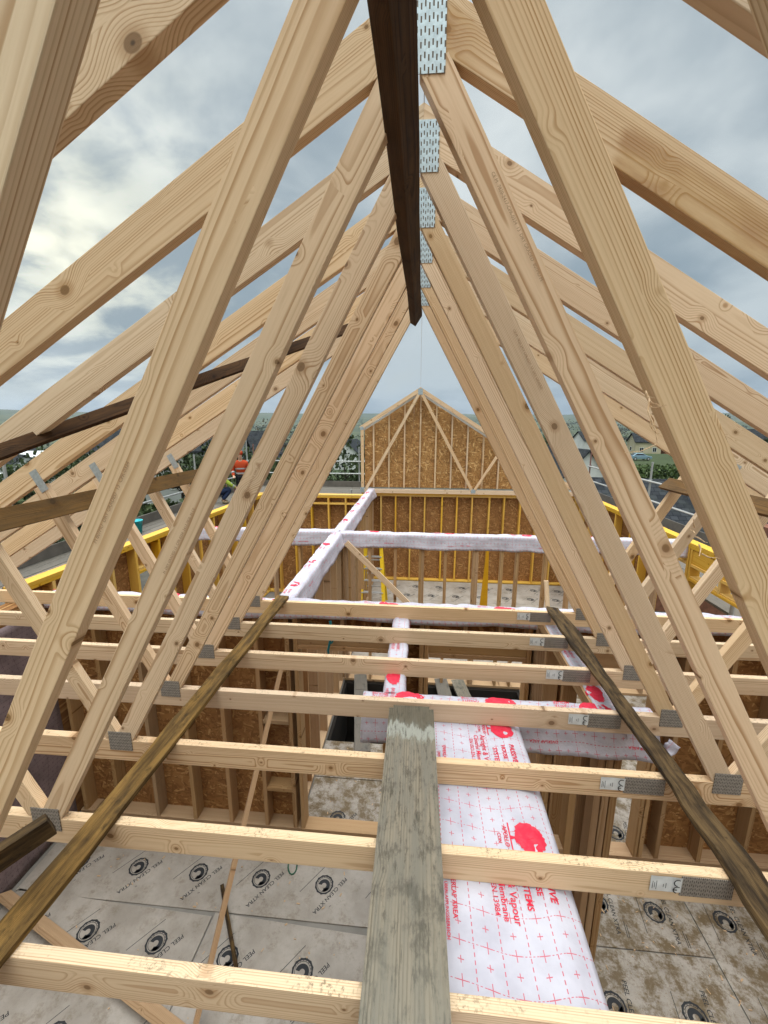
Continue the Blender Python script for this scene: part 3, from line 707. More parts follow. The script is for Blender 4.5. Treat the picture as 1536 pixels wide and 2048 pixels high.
# ------------------------------------------------------------------ printed membranes on the wall tops
def blob(pr, x, y, rx, ry, ang=0., seed=1, tree=False):
    """red tree emblem: ragged crown, optional trunk and ground line"""
    rnd = random.Random(seed); pts = []
    for i in range(56):
        a = 2*math.pi*i/56; k = 1+.06*rnd.uniform(-1, 1)+(.10*rnd.uniform(-1, 1) if math.sin(a) < .1 else .03*rnd.uniform(-1, 1))
        pts.append((rx*k*math.cos(a), ry*k*(math.sin(a) if math.sin(a) > 0 else math.sin(a)*.75)))
    pr.poly(pts, (x, y), ang)
    if tree:
        pr.poly([(-.006, -ry*1.25), (.006, -ry*1.25), (.004, -ry*.6), (-.004, -ry*.6)], (x, y), ang)
        pr.poly([(-rx*1.0, -ry*1.32), (rx*.9, -ry*1.32), (rx*.9, -ry*1.24), (-rx*1.0, -ry*1.24)], (x, y), ang)
def sheet(name, label, fn, U, V, nu, nv, prints, cat='membrane', group='printed membranes on wall tops', v0=0., uoff=0.):
    """cloth surface fn(u, v) over [0,U]x[v0,V]; prints(pr) fills flat ink in the same u, v"""
    vs = []; uvs = []; fs = []
    for i in range(nu+1):
        for j in range(nv+1):
            u, v = U*i/nu, v0+(V-v0)*j/nv; vs.append(fn(u, v)); uvs.append((u+uoff, v))
    for i in range(nu):
        for j in range(nv):
            a = i*(nv+1)+j; fs.append((a, a+nv+1, a+nv+2, a+1))
    o = pydata(name, vs, fs, 'membrane', smooth=True)
    ul = o.data.uv_layers.new(name='UVMap')
    for lp in o.data.loops: ul.data[lp.index].uv = uvs[lp.vertex_index]
    sol = o.modifiers.new('thickness', 'SOLIDIFY'); sol.thickness = .0012; sol.offset = -1
    tag(o, label, cat, group)
    pr = Print(); prints(pr)
    if pr.f:
        # finer faces so the ink follows the folds
        def on(u, v):
            p = fn(u, v); e = 1e-3
            n = (fn(u+e, v)-fn(u-e, v)).cross(fn(u, v+e)-fn(u, v-e))
            n = n.normalized() if n.length > 1e-12 else Vector((0, 0, 1))
            return p+n*.0022
        bm = bmesh.new(); bv = [bm.verts.new((a, b_, 0)) for a, b_ in pr.v]
        for f in pr.f:
            try: bm.faces.new([bv[i] for i in f])
            except ValueError: pass
        bmesh.ops.triangulate(bm, faces=bm.faces)
        for _ in range(2):
            es = [e for e in bm.edges if e.calc_length() > .05]
            if es: bmesh.ops.subdivide_edges(bm, edges=es, cuts=1)
        for k in (-2, -1, 0, 1):      # cut the ink at the folds of the strip
            pass
        for v in bm.verts: v.co = on(v.co.x, v.co.y)
        bmesh.ops.recalc_face_normals(bm, faces=bm.faces)
        mesh_obj('print', bm, 'red_ink', o)
    return o
def strip_fn(org, axis, w, lf, lb, seed, amp=.012, open_f=.25, open_b=.2, zt=ZT+.004):
    """membrane folded over a wall top: front flap lf, top w, back flap lb; v runs from the front hem to the back hem"""
    ax = Vector(axis); side = Vector((-ax.y, ax.x, 0)); org = Vector(org)
    def fn(u, v):
        lfu = lf*(1+.30*mnoise.noise((u*.9, seed, 0))+.07*mnoise.noise((u*5, seed, 3)))
        t = v*(lfu+w+lb)/(lf+w+lb)
        if t < lfu:
            d = lfu-t; b_ = -open_f*d*(.55+.6*mnoise.noise((u*1.6, d*2, seed)))-.004; z = -d
            b_ += (amp*mnoise.noise((u*5, d*5, seed+3))+.006*mnoise.noise((u*19, d*11, seed+4)))*min(1, d*15)
        elif t > lfu+w:
            d = t-lfu-w; b_ = w+open_b*d*(.6+.5*mnoise.noise((u*1.6, d*2, seed+9)))+.004; z = -d
        else:
            b_ = t-lfu; z = .012*mnoise.noise((u*4, b_*9, seed+5))+.005*mnoise.noise((u*17, b_*30, seed+8))+.008
        cr = abs(mnoise.noise((u*6.5+v*9, v*21-u*3, seed+40))); z += .016*(cr-.25)*(1 if lfu <= t <= lfu+w else .3); b_ += .010*(cr-.25)*(-1 if t < lfu else 1)
        return org+ax*(u+.006*mnoise.noise((u*3, v*12, seed+2)))+side*b_+Vector((0, 0, zt+z))
    return fn
def strip_print(U, lf, w, seed, flip=False, texts=True, per=1.0, ph=.2, ovz=.055, br=.085):
    def go(pr):
        x = ph
        i = 0
        while x < U-.3:
            blob(pr, x, lf+w*.55, br, min(.05, w*.48), 0, seed+i)
            if texts:
                pr.text('PASSIVE', .028, (x-.12, lf+w*.62), math.pi, .006)
                pr.text('HOUSE', .028, (x-.13, lf+w*.90), math.pi, .006)
                pr.text('OVERLAP AREA', .022, (x+.30, lf-ovz), math.pi, .005)
                if i % 2: pr.text('ÜBERLAPPUNGSBEREICH', .012, (x+.10, lf-ovz-.012), math.pi, .004)
            x += per; i += 1
    return go
# over the wall at the far chord
sheet('membrane_strip', 'printed white strip over the wall behind the farthest chord', strip_fn((-3.42, 2.945, 0), (1, 0, 0), .15, .115, .10, 2), 7.2, .365, 150, 14, strip_print(7.2, .115, .15, 3))
# over the closet front, its torn tail curling on the right
sheet('membrane_strip', 'printed white strip with red tree emblems right behind the plank end', strip_fn((-.27, 1.700, 0), (1, 0, 0), .112, .20, .05, 7, open_f=.55), 1.62, .362, 60, 16, strip_print(1.62, .20, .112, 11, per=.52, ph=.27, ovz=.13))
sheet('membrane_strip', 'narrow printed strip on the closet side wall with a big red emblem', strip_fn((-.030, 1.80, 0), (0, 1, 0), .125, .03, .05, 12), 1.15, .205, 30, 10, strip_print(1.15, .03, .125, 15, per=.55, ph=.16, ovz=.02))
sheet('membrane_strip', 'creased printed strip leaning over the right closet wall beside the dark brace', strip_fn((1.165, 1.66, 0), (.0, 1, 0), .11, .14, .02, 17, amp=.03, open_f=.5), 1.32, .27, 36, 12, strip_print(1.32, .14, .11, 19, per=.6, ph=.25))
sheet('membrane_strip', 'long printed strip running back along the open stud wall', strip_fn((-1.10, 3.08, 0), (0, 1, 0), .15, .20, .05, 21, open_f=.35), 6.85, .40, 120, 14, strip_print(6.85, .20, .15, 23, per=.72, ph=.35, br=.06))
sheet('membrane_strip', 'pale printed strip sagging across the far cross wall', strip_fn((-1.12, 5.49, 0), (1, 0, 0), .13, .21, .06, 27, open_f=.10), 4.85, .40, 100, 14, strip_print(4.85, .21, .13, 29, per=1.1, ph=.5, ovz=.13, br=.07))
sheet('membrane_strip', 'pale printed strip on the cross wall left of the crossing', strip_fn((-3.5, 5.49, 0), (1, 0, 0), .13, .20, .06, 31, open_f=.10, zt=ZT+.02), 2.36, .39, 50, 14, strip_print(2.36, .20, .13, 33, per=1.1, ph=.5, ovz=.13, br=.07))
# loose tails at the closet corner
def tail(name, label, pts, w, seed):
    n = len(pts); P = [Vector(p) for p in pts]
    def fn(u, v):
        k = min(int(u), n-2); f = u-k; p = P[k].lerp(P[k+1], f)
        d = (P[min(k+1, n-1)]-P[k]).normalized(); s = d.cross(Vector((.2, -.3, 1))).normalized()
        return p+s*(v-w/2)+Vector((0, 0, .02*mnoise.noise((u*2, v*20, seed))))
    return sheet(name, label, fn, n-1.001, w, 14, 5, lambda pr: None)
tail('membrane_tail', 'loose white membrane tail sticking out left of the red emblem', [(-.10, 1.82, -.10), (-.19, 1.80, -.13), (-.27, 1.76, -.17), (-.36, 1.72, -.16)], .05, 3)
tail('membrane_tail', 'curled torn end of printed strip right of the dark brace', [(1.24, 1.67, -.20), (1.33, 1.66, -.235), (1.40, 1.66, -.235), (1.43, 1.665, -.19)], .06, 5)
# the wide sheet right of the plank
def wide(u, v):
    # u from y = 1.70 towards the camera, v = x
    x = v; y = 1.70-u
    z = -.088+.010*mnoise.noise((u*1.3, v*4, 5))+.004*mnoise.noise((u*5+v*9, v*14-u*3, 6))
    if x > .50: z -= .9*(x-.50)**1.35*1.0
    z -= .012*math.sin(max(0., (x-.30))*9)*0+.02*max(0, .2-abs(x-.42))*math.sin(u*2.1+1)
    return Vector((x, y, z))
def fit(pr, t, L, org, bold=.012):
    """text with its reading length given in metres"""
    w = max(v[0] for v in text2d(t, 1, bold)[0]); pr.text(t, L/w, org, 0., bold)
def wide_print(pr):
    for k, y in ((0, 1.565), (1, .965), (2, .365), (3, -.235)):
        u = 1.70-y
        blob(pr, u, .485, .062, .066, 0., 40+k, tree=False)
        pr.poly([(u-.006, .418), (u+.010, .418), (u+.004, .44), (u-.001, .44)])
        pr.poly([(u-.060, .414), (u+.052, .414), (u+.052, .419), (u-.060, .419)])
        fit(pr, 'PASSIVE', .118, (u+.105, .508), .025); fit(pr, 'HOUSE', .09, (u+.115, .468), .025); fit(pr, 'SYSTEMS', .12, (u+.135, .424), .025)
        fit(pr, 'APOLLO', .088, (u-.045, .392), .02); fit(pr, 'CON', .042, (u-.012, .368), .02)
        fit(pr, 'Airtight & Vapour', .25, (u+.055, .372)); fit(pr, 'Control Membrane', .235, (u+.06, .340)); fit(pr, 'EN ISO EN 13984', .19, (u+.09, .314), .006)
        fit(pr, 'OVERLAP AREA', .155, (u+.145, .176), .018); fit(pr, 'ÜBERLAPPUNGSBEREICH', .175, (u+.185, .152), .012)
sheet('wide_membrane', 'wide white membrane printed with red tree and PASSIVE HOUSE SYSTEMS beside the plank', wide, 2.6, .60, 90, 40, wide_print, v0=.04, group=None)
# membrane lining the left end wall
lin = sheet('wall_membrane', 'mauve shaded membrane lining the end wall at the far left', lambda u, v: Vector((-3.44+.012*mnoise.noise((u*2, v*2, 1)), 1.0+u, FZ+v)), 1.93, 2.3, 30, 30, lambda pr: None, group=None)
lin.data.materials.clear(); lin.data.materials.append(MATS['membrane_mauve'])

# ------------------------------------------------------------------ loose things in the rooms
lone('leaning_lath', (-1.15, 2.88, -.60), (-1.385, 1.48, FZ+.02), .035, .045, 'spruce_inner', 'long thin lath leaning from the left OSB wall down to the floor', 'lath', up=(.3, -.6, .3), seg=4, wob=.004, seed=31)
lone('leaning_brace', (-3.42, 2.125, FZ+.05), (-1.35, 1.43, FZ+.05), .09, .045, 'spruce_inner', 'orange brown brace slanting over the floor in the lower left corner', 'brace', up=(.3, .6, 1), seg=4, wob=.004, seed=32)
lone('floor_stick', (-1.62, 2.38, FZ+.022), (-1.24, 1.83, FZ+.022), .03, .035, 'treated_wet', 'short dark stick lying on the printed floor boards', 'stick', seg=3, wob=.004, seed=33)
lone('hole_plank', (-.86, 5.62, FZ+.02), (-.60, 4.0, FZ+.025), .20, .036, 'deck_board', 'grey plank bridging the stair hole on the left', 'plank', 'planks across the stair hole', seg=3, seed=34)
lone('hole_plank', (.42, 5.62, FZ+.02), (.62, 4.0, FZ+.025), .20, .036, 'deck_board', 'grey plank bridging the stair hole beside the split one', 'plank', 'planks across the stair hole', seg=3, seed=35)
lone('hole_plank', (.68, 5.62, FZ+.02), (.98, 4.0, FZ+.025), .20, .036, 'scaffold_board', 'split blackened plank bridging the stair hole on the right', 'plank', 'planks across the stair hole', seg=3, seed=36)
lone('wall_brace', (-1.03, 5.46, -.22), (.30, 5.46, -1.55), .03, .085, 'spruce', 'pale diagonal brace nailed across the far open studs', 'brace', up=(1, 0, 1), seed=37)
pts = [(1.13, 6.95, FZ), (1.33, 6.95, FZ), (1.335, 7.2, -.80), (1.29, 7.2, -.80)]
wedge = pydata('leaning_board', [(x-1.23, y-7.0+d, z+1.6) for d in (0, .022) for x, y, z in pts], [(0, 1, 2, 3), (7, 6, 5, 4), (0, 4, 5, 1), (1, 5, 6, 2), (2, 6, 7, 3), (3, 7, 4, 0)], 'yellow_dark', None, Matrix.Translation((1.23, 7.0, -1.6)))
tag(wedge, 'dark yellow tapering board leaning behind the far open studs', 'board')
lone('leaning_prop', (1.86, 5.44, -.70), (2.02, 5.2, FZ+.01), .035, .06, 'spruce', 'thin prop leaning on the far studs near the right brace', 'prop', up=(1, 0, 0), seed=39)
bm = bmesh.new(); pts = [(-1.06+.045*math.cos(a)+0*.1, 2.62+.075*math.sin(a)-.03*math.cos(a), FZ+.006) for a in [i*.42 for i in range(16)]]
tube(bm, pts, .006, n=6)
plain('green_cord', (.02, .09, .05), .5)
tag(mesh_obj('cord_loop', bm, 'green_cord'), 'small loop of dark green cord on the floor board', 'cord')
plain('strap_teal', (.02, .16, .18), .6)
bm = bmesh.new(); tube(bm, [(-.72, 2.93, -.20), (-.71, 2.90, -.33), (-.74, 2.90, -.47), (-.73, 2.91, -.62)], .014, .009, n=6); tube(bm, [(-.72, 2.92, -.24), (-.66, 2.90, -.32), (-.71, 2.90, -.40)], .008, n=6)
tag(mesh_obj('strap', bm, 'strap_teal'), 'teal strap hanging from the lintel wall', 'strap')
rnd = random.Random(21); bm = bmesh.new()
for i in range(260):
    if i < 70: x, y = rnd.uniform(-2.9, .0), rnd.uniform(1.2, 2.85)
    elif i < 200: x, y = rnd.uniform(1.2, 3.4), rnd.uniform(1.2, 2.85)
    else: x, y = rnd.uniform(-1.0, 1.4), rnd.uniform(3.15, 4.1)
    L = rnd.uniform(.003, .016); w = rnd.uniform(.0015, .005)
    addbox(bm, -L, L, -w, w, 0, rnd.uniform(.002, .006), Matrix.Translation((x, y, FZ+.0012)) @ Matrix.Rotation(rnd.uniform(0, 3.1), 4, 'Z') @ Matrix.Rotation(rnd.uniform(-.2, .2), 4, 'X'))
tag(mesh_obj('wood_chips', bm, 'spruce_inner'), kind='stuff')
# stepladder
plain('ladder_yellow', (.72, .46, .02), .45, nz=.2, scale=20.); plain('ladder_blue', (.02, .05, .12), .5); plain('alu', (.62, .63, .64), .35, .7)
def ladder():
    r = empty('step_ladder', (-.93, 8.2, FZ), 'yellow step ladder with dark blue top beyond the open studs', 'ladder')
    for s in (-1, 1):
        timber('rail', (s*.27, -.42, 0), (s*.16, -.03, 1.46), .03, .075, 'ladder_yellow', r, up=(1, 0, 0))
        timber('rail', (s*.25, .45, 0), (s*.16, .04, 1.44), .028, .05, 'ladder_yellow', r, up=(1, 0, 0))
    for k in range(5):
        f = (k+1)/6; x = .27-.11*f; y = -.42+.39*f; z = 1.46*f
        box('tread', -x, x, y-.03, y+.055, z-.012, z+.012, 'alu', r, .003)
    for k in range(3): box('brace_bar', -.21+.02*k, .21-.02*k, .43-.12*k, .45-.12*k, .32+.36*k, .345+.36*k, 'alu', r)
    box('cap', -.20, .20, -.10, .10, 1.44, 1.53, 'ladder_blue', r, .015)
ladder()

# ------------------------------------------------------------------ the land around
def hgt(x, y):
    r = math.hypot(x, y)
    h = -5.6
    t = max(0, min(1, (x/(r+1)-.12)/.2)); r0 = 40+90*t*t*(3-2*t)
    if r > r0: h -= 24*min(1, (r-r0)/500.)**.8
    h -= .004*max(0, r-20)*t
    if r > 900:
        t = (r-900)/3200.
        h += (150*min(1.15, t)**1.25)*(.80+.22*mnoise.noise((x/1500., y/1500., 3))) + 22*mnoise.noise((x/420., y/420., 1))*min(1, t*2)
    return h
def ground():
    m, g, b = newmat('land')
    pos = g.n('ShaderNodeNewGeometry').outputs['Position']
    vo = g.n('ShaderNodeTexVoronoi', {'Vector': g.vmul(pos, (.006, .009, 0)), 'Scale': 1.0, 'Randomness': 1.0})
    r, gg, bb = g.sep(vo.outputs['Color'])
    c = g.mix(g.ramp(r, .3, .7), (.030, .050, .018), (.065, .075, .030))
    c = g.mix(g.ramp(gg, .72, .8), c, (.035, .05, .02))
    n = g.noise(g.vmul(pos, (.012, .012, 0)), 1.0, 6, .7)
    c = g.mix(g.ramp(n, .50, .58), c, (.022, .03, .014))
    n2 = g.noise(pos, .7, 5, .6)
    c = g.mix(g.m('MULTIPLY', g.ramp(n2, .4, .7), .4), c, (.05, .055, .02))
    # trodden gravel close to the house
    d = g.n('ShaderNodeVectorMath', {0: g.vmul(pos, (1, 1, 0)), 1: (0, 6, 0)}, operation='DISTANCE').outputs[1]
    c = g.mix(g.ramp(d, 24., 17.), c, g.mix(g.ramp(n2, .3, .7), (.085, .075, .06), (.045, .04, .032)))
    g.put(b.inputs['Base Color'], c); b.inputs['Roughness'].default_value = .95
    vs = []; fs = []; na = 128
    rr = [0, 6, 12, 20, 30, 40, 60, 90, 130, 180, 240, 320, 420, 540, 700, 900]+[900+i*160 for i in range(1, 24)]+[5200, 6500]
    vs.append((0, 0, hgt(0, 0)))
    for q in rr[1:]:
        for k in range(na):
            a = 2*math.pi*k/na; x, y = q*math.cos(a), q*math.sin(a); vs.append((x, y, hgt(x, y)))
    for k in range(na): fs.append((0, 1+k, 1+(k+1) % na))
    for i in range(len(rr)-2):
        o = 1+i*na
        for k in range(na): fs.append((o+k, o+na+k, o+na+(k+1) % na, o+(k+1) % na))
    tag(pydata('ground', vs, fs, 'land', smooth=True), kind='structure')
ground()
plain('render_white', (.56, .56, .54), .8, nz=.3, scale=.6); plain('render_grey', (.36, .37, .36), .85, nz=.3, scale=.5); plain('render_cream', (.46, .41, .28), .85, nz=.3, scale=.5)
plain('brick', (.20, .085, .05), .9, nz=.7, scale=6.); plain('glass_dark', (.015, .018, .022), .12); plain('trim', (.72, .72, .70), .6)
plain('bark', (.045, .033, .024), .95, nz=.6, scale=5.)
def slate():
    m, g, b = newmat('slate')
    tc = g.n('ShaderNodeTexCoord').outputs['Object']
    x, y, z = g.sep(tc)
    br = g.n('ShaderNodeTexBrick', {'Vector': g.xyz(x, g.m('MULTIPLY', z, 1.45), 0.), 'Color1': (.016, .017, .020, 1), 'Color2': (.040, .042, .047, 1), 'Mortar': (.008, .009, .011, 1), 'Scale': 1.0, 'Mortar Size': .012, 'Brick Width': .30, 'Row Height': .20})
    n = g.noise(tc, 2.0, 4, .6)
    c = g.mix(g.m('MULTIPLY', g.ramp(n, .4, .7), .4), br.outputs[0], (.045, .05, .045))
    g.put(b.inputs['Base Color'], c); b.inputs['Roughness'].default_value = .95; b.inputs['Specular IOR Level'].default_value = .08
slate()
def house(label, x, y, z, w, d, h, rh, rot, wm='render_white', rm='slate', wins=True, chim=True, gname='houses in the town', name='house', cat='house'):
    """w along local x (ridge direction), d deep; front faces local -y; gables at the x ends"""
    r = empty(name, (x, y, z), label, cat, gname); r.rotation_euler.z = rot
    vs = [(sx*w/2, sy*d/2, zz) for zz in (-1.5, h) for sx, sy in ((-1, -1), (1, -1), (1, 1), (-1, 1))]+[(-w/2, 0, h+rh), (w/2, 0, h+rh)]
    pydata('wall', vs, [(0, 1, 5, 4), (2, 3, 7, 6), (1, 2, 6, 9, 5), (3, 0, 4, 8, 7), (4, 5, 9, 8), (6, 7, 8, 9)], wm, r)
    e = .35; k = rh/(d/2); t = .16
    rv = []
    for zz in (0.06, .06+t):
        rv += [(-w/2-e, -d/2-e, h-e*k+zz), (w/2+e, -d/2-e, h-e*k+zz), (w/2+e, 0, h+rh+zz), (-w/2-e, 0, h+rh+zz), (w/2+e, d/2+e, h-e*k+zz), (-w/2-e, d/2+e, h-e*k+zz)]
    rf = pydata('roof', rv, [(0, 3, 2, 1), (3, 5, 4, 2), (6, 7, 8, 9), (9, 8, 10, 11), (0, 1, 7, 6), (5, 11, 10, 4), (0, 6, 9, 3), (3, 9, 11, 5), (1, 2, 8, 7), (2, 4, 10, 8)], rm, r)
    if chim:
        box('chimney', w/2-1.1, w/2-.3, -.35, .35, h+rh-.6, h+rh+.9, wm, rf)
    if wins:
        for sy in (-1, 1):
            n = max(2, int(w/2.6))
            for i in range(n):
                for lv in range(max(1, int(h/2.6))):
                    cx = -w/2+(i+.5)*w/n; cz = 1.5+lv*2.6
                    f = box('window', cx-.50, cx+.50, sy*d/2-.05, sy*d/2+.05, cz-.62, cz+.62, 'trim', r)
                    bm = bmesh.new()
                    for q in (-1, 1): addbox(bm, q*.235-.205, q*.235+.205, -.062, .062, -.54, .54)
                    mesh_obj('pane', bm, 'glass_dark', f)
        for sx in (-1, 1):
            f = box('window', sx*w/2-.05, sx*w/2+.05, -.5, .5, 1.0, 2.2, 'trim', r)
            bm = bmesh.new(); addbox(bm, -.062, .062, -.42, .42, -.52, .52); mesh_obj('pane', bm, 'glass_dark', f)
    return r
# houses one can tell apart
house('big grey rendered house with white sash windows left of the worker', -25.5, 42., -8.2, 12, 9, 7.2, 3.4, RAD(8), 'render_grey')
house('dark roofed house with white chimney left behind the worker', -28.5, 66., -9.0, 12, 9, 5.0, 4.2, RAD(20), 'render_white')
house('low house with grey slate roof just right of the worker', -19.8, 46., -9.0, 9, 8, 3.6, 3.2, RAD(-25), 'render_grey', chim=False)
house('white gabled house with slate roof beyond the right scaffold', 15.4, 48., -9.0, 10, 6.6, 4.6, 3.3, RAD(-76), 'render_white', chim=False)
house('white two storey house behind the gabled one on the right', 46., 121., -7.0, 6.5, 6, 4.4, 2.2, RAD(12), 'render_white')
house('cream house at the edge of the green field on the right', 62., 124., -6.6, 6.5, 6, 3.6, 2.2, RAD(-5), 'render_cream')
house('reddish house beside the cream one behind the field', 70., 126., -6.6, 6.5, 6, 3.4, 2.2, RAD(6), 'brick')
house('dark roofed house standing high at the right picture edge', 67., 88., -6.2, 11, 9, 3.6, 3.2, RAD(-25), 'render_white', chim=False)
nb = house('neighbouring house with dark slate roof and brick wall beside the right scaffold', 13.0, 20.0, -5.6, 9.0, 9.5, 1.6, 2.8, RAD(-7), 'brick', chim=False, gname=None)
br_ = box('brick_gable', -.0, .45, -5.2, -2.4, 1.0, 3.5, 'brick', nb)
# many small houses down in the valley
rnd = random.Random(5)
proto = house('small pale house in the valley', -90, 150, hgt(-90, 150), 9, 7, 4.4, 2.6, 0, 'render_white', chim=False, gname='small houses in the valley')
cols = ['render_white', 'render_white', 'render_cream', 'render_grey']
for i in range(64):
    left = i < 34
    if left: a = RAD(rnd.uniform(-52, -6)); q = rnd.uniform(110, 620)
    else: a = RAD(rnd.uniform(13, 47)); q = rnd.uniform(170, 700)
    x, y = q*math.sin(a), q*math.cos(a)
    c = copy_tree(proto); c.location = (x, y, hgt(x, y)-.3); c.rotation_euler.z = rnd.uniform(0, 3.1); k = rnd.uniform(.8, 1.25); c.scale = (k*rnd.uniform(.8, 1.5), k, k)
    c['label'] = 'small pale house in the valley'
# white flat roofed shed and pale sheds at the far left
for i, (x, y, w, d, h, lab) in enumerate(((-43., 40., 7., 5., 2.6, 'white flat roofed shed at the left picture edge'), (-150., 146., 40., 16., 5., 'long pale shed roofs at the far left, nearer one'), (-140., 168., 46., 14., 5., 'long pale shed roofs at the far left, farther one'))):
    zz = hgt(x, y)+(0.6 if i == 0 else 0)
    house(lab, x, y, zz, w, d, h, .35 if i == 0 else 1.6, RAD(38), 'render_white', 'render_white', wins=False, chim=False, gname=None, name='shed', cat='shed')

# trees, hedges
def leafmat(name, a, b_):
    m, g, b = newmat(name)
    pos = g.n('ShaderNodeNewGeometry').outputs['Position']
    n = g.noise(pos, 1.1, 3, .6)
    c = g.mix(g.ramp(n, .35, .65), a, b_)
    rp = g.n('ShaderNodeNewGeometry').outputs['Random Per Island']
    c = g.mix(g.m('MULTIPLY', rp, .5), c, [1.5*v for v in b_])
    g.put(b.inputs['Base Color'], c); b.inputs['Roughness'].default_value = .8
leafmat('leaf_dark', (.018, .028, .010), (.040, .055, .018)); leafmat('leaf_green', (.026, .046, .012), (.055, .080, .022)); leafmat('twigs', (.035, .027, .022), (.07, .055, .045))
def crown_bm(bm, c, R, n, size, rnd, flat=1.0, clumps=7):
    cl = [(c+Vector((rnd.gauss(0, .5)*R.x, rnd.gauss(0, .5)*R.y, rnd.gauss(0, .45)*R.z)), rnd.uniform(.30, .62)) for _ in range(clumps)]
    for _ in range(n):
        p0, k = rnd.choice(cl)
        v = Vector((rnd.gauss(0, 1), rnd.gauss(0, 1), rnd.gauss(0, 1))).normalized()*rnd.uniform(.5, 1.0)**.6
        p = p0+Vector((v.x*R.x*k, v.y*R.y*k, v.z*R.z*k))
        s = size*rnd.uniform(.5, 1.3); e = Euler((rnd.uniform(0, 6.3), rnd.uniform(0, 6.3), rnd.uniform(0, 6.3))).to_matrix()
        q = [bm.verts.new(p+e @ Vector(t)*s) for t in ((-.5, -.28, 0), (.5, -.22, .1), (.45, .3, -.05), (-.4, .25, .12))]
        bm.faces.new(q)
def tree(label, x, y, h, R, mat, n=900, size=.35, seed=0, group='trees around the site', trunkh=.45, zz=None):
    rnd = random.Random(seed); z0 = hgt(x, y) if zz is None else zz
    r = empty('tree', (x, y, z0), label, 'tree', group)
    bm = bmesh.new(); tube(bm, [(0, 0, -.4), (.05*h*.2, 0, h*.3), (.02*h, .02*h, h*.62), (0, .03*h, h*.9)], h*.032, h*.006, 8)
    for i in range(9):
        a = rnd.uniform(0, 6.3); b0 = h*rnd.uniform(.28, .6); L = R*rnd.uniform(.6, 1.0)
        tube(bm, [(0, 0, b0), (L*.5*math.cos(a), L*.5*math.sin(a), b0+L*.35), (L*math.cos(a), L*math.sin(a), b0+L*.75)], h*.012, h*.003, 5)
    mesh_obj('trunk', bm, 'bark', r)
    bm = bmesh.new(); crown_bm(bm, Vector((0, 0, h*.62)), Vector((R, R, h*.40)), n, size, rnd, clumps=13)
    mesh_obj('crown', bm, mat, r)
    return r
TS = [(-9.5, 26, 5.0, 2.6, 'leaf_dark', 'dark shrubby tree behind the scaffold left of the gable'), (-14, 30, 5.2, 2.8, 'leaf_dark', 'dark bushy tree behind the worker'), (-5.6, 30, 5.2, 2.8, 'leaf_dark', 'dark green tree directly left of the gable post'),
      (-20, 33, 4.6, 2.6, 'leaf_dark', 'dark bush tree in front of the grey house'), (-33, 78, 11, 4.2, 'twigs', 'bare brown tree beside the white chimney'), (-22, 80, 9.5, 4.5, 'twigs', 'wide bare tree right of the white chimney'),
      (-26, 24, 4.2, 3.0, 'leaf_dark', 'dark thicket tree seen between the left rafters'), (-34, 26, 3.6, 2.8, 'leaf_green', 'rounded green tree above the white shed roof'), (-47, 47, 4.6, 3.4, 'leaf_green', 'bright green tree at the left picture edge'),
      (-40, 62, 8, 4.4, 'twigs', 'bare tree above the long pale sheds'), (-60, 90, 10, 5, 'twigs', 'bare tree far out on the left'), (12, 70, 8, 4, 'twigs', 'bare tree behind the white gabled house'),
      (50, 128, 10, 6, 'twigs', 'bare brown tree between the white and cream houses'), (57, 130, 9, 6, 'twigs', 'second bare brown tree next to the cream house'), (80, 126, 9, 5, 'twigs', 'bare tree right of the reddish house'),
      (18, 25, 3.0, 1.6, 'leaf_green', 'yellowish conifer bush beside the slate roofed neighbour'), (62, 100, 9, 5, 'leaf_dark', 'dark tree beside the house at the right edge'), (31, 46, 3.6, 2.4, 'leaf_dark', 'dark tree at the end of the right hedge'),
      (-17, 36, 5.4, 3.0, 'leaf_dark', 'tall dark tree between the grey house and the worker'), (-30, 34, 4.8, 3.2, 'leaf_dark', 'broad dark tree left of the grey house'), (-11, 38, 5.6, 3.0, 'twigs', 'bare scrubby tree behind the far scaffold rails'),
      (-38, 48, 6.0, 4.0, 'leaf_dark', 'dark tree mass above the left rafters'), (18.5, 62, 5.0, 3.2, 'leaf_dark', 'dark tree right of the white gabled house'), (60, 78, 5.0, 4.0, 'leaf_dark', 'dark bush tree at the field edge'), (9.5, 52, 5.0, 3.0, 'leaf_dark', 'dark tree left of the white gabled house')]
for i, (x, y, h, R, mt, lab) in enumerate(TS):
    far = math.hypot(x, y) > 55
    tree(lab, x, y, h, R, mt, 1500 if mt != 'twigs' else 1000, (.30 if not far else .42) if mt != 'twigs' else .30, 60+i)
def hedge(label, p0, p1, h, w, mat, seed, n=2600):
    rnd = random.Random(seed); p0, p1 = Vector(p0), Vector(p1); bm = bmesh.new()
    for _ in range(n):
        t = rnd.random(); p = p0.lerp(p1, t); hh = h*(.82+.25*mnoise.noise((t*14, seed, 0)))
        q0 = p+Vector((rnd.uniform(-w, w), rnd.uniform(-w, w), rnd.random()**.6*hh)); q0.z += hgt(p.x, p.y)
        s = .42*rnd.uniform(.5, 1.3); e = Euler((rnd.uniform(0, 6.3), rnd.uniform(0, 6.3), rnd.uniform(0, 6.3))).to_matrix()
        bm.faces.new([bm.verts.new(q0+e @ Vector(t_)*s) for t_ in ((-.5, -.28, 0), (.5, -.22, .1), (.45, .3, -.05), (-.4, .25, .12))])
    tag(mesh_obj('hedge', bm, mat), label, 'hedge')
hedge('clipped green hedge below the field on the right', (19, 50, 0), (52, 62, 0), 2.7, 1.6, 'leaf_green', 3, 4200)
hedge('dark hedge behind the slate roofed neighbour', (10, 33, 0), (34, 42, 0), 2.2, 1.3, 'leaf_dark', 4)
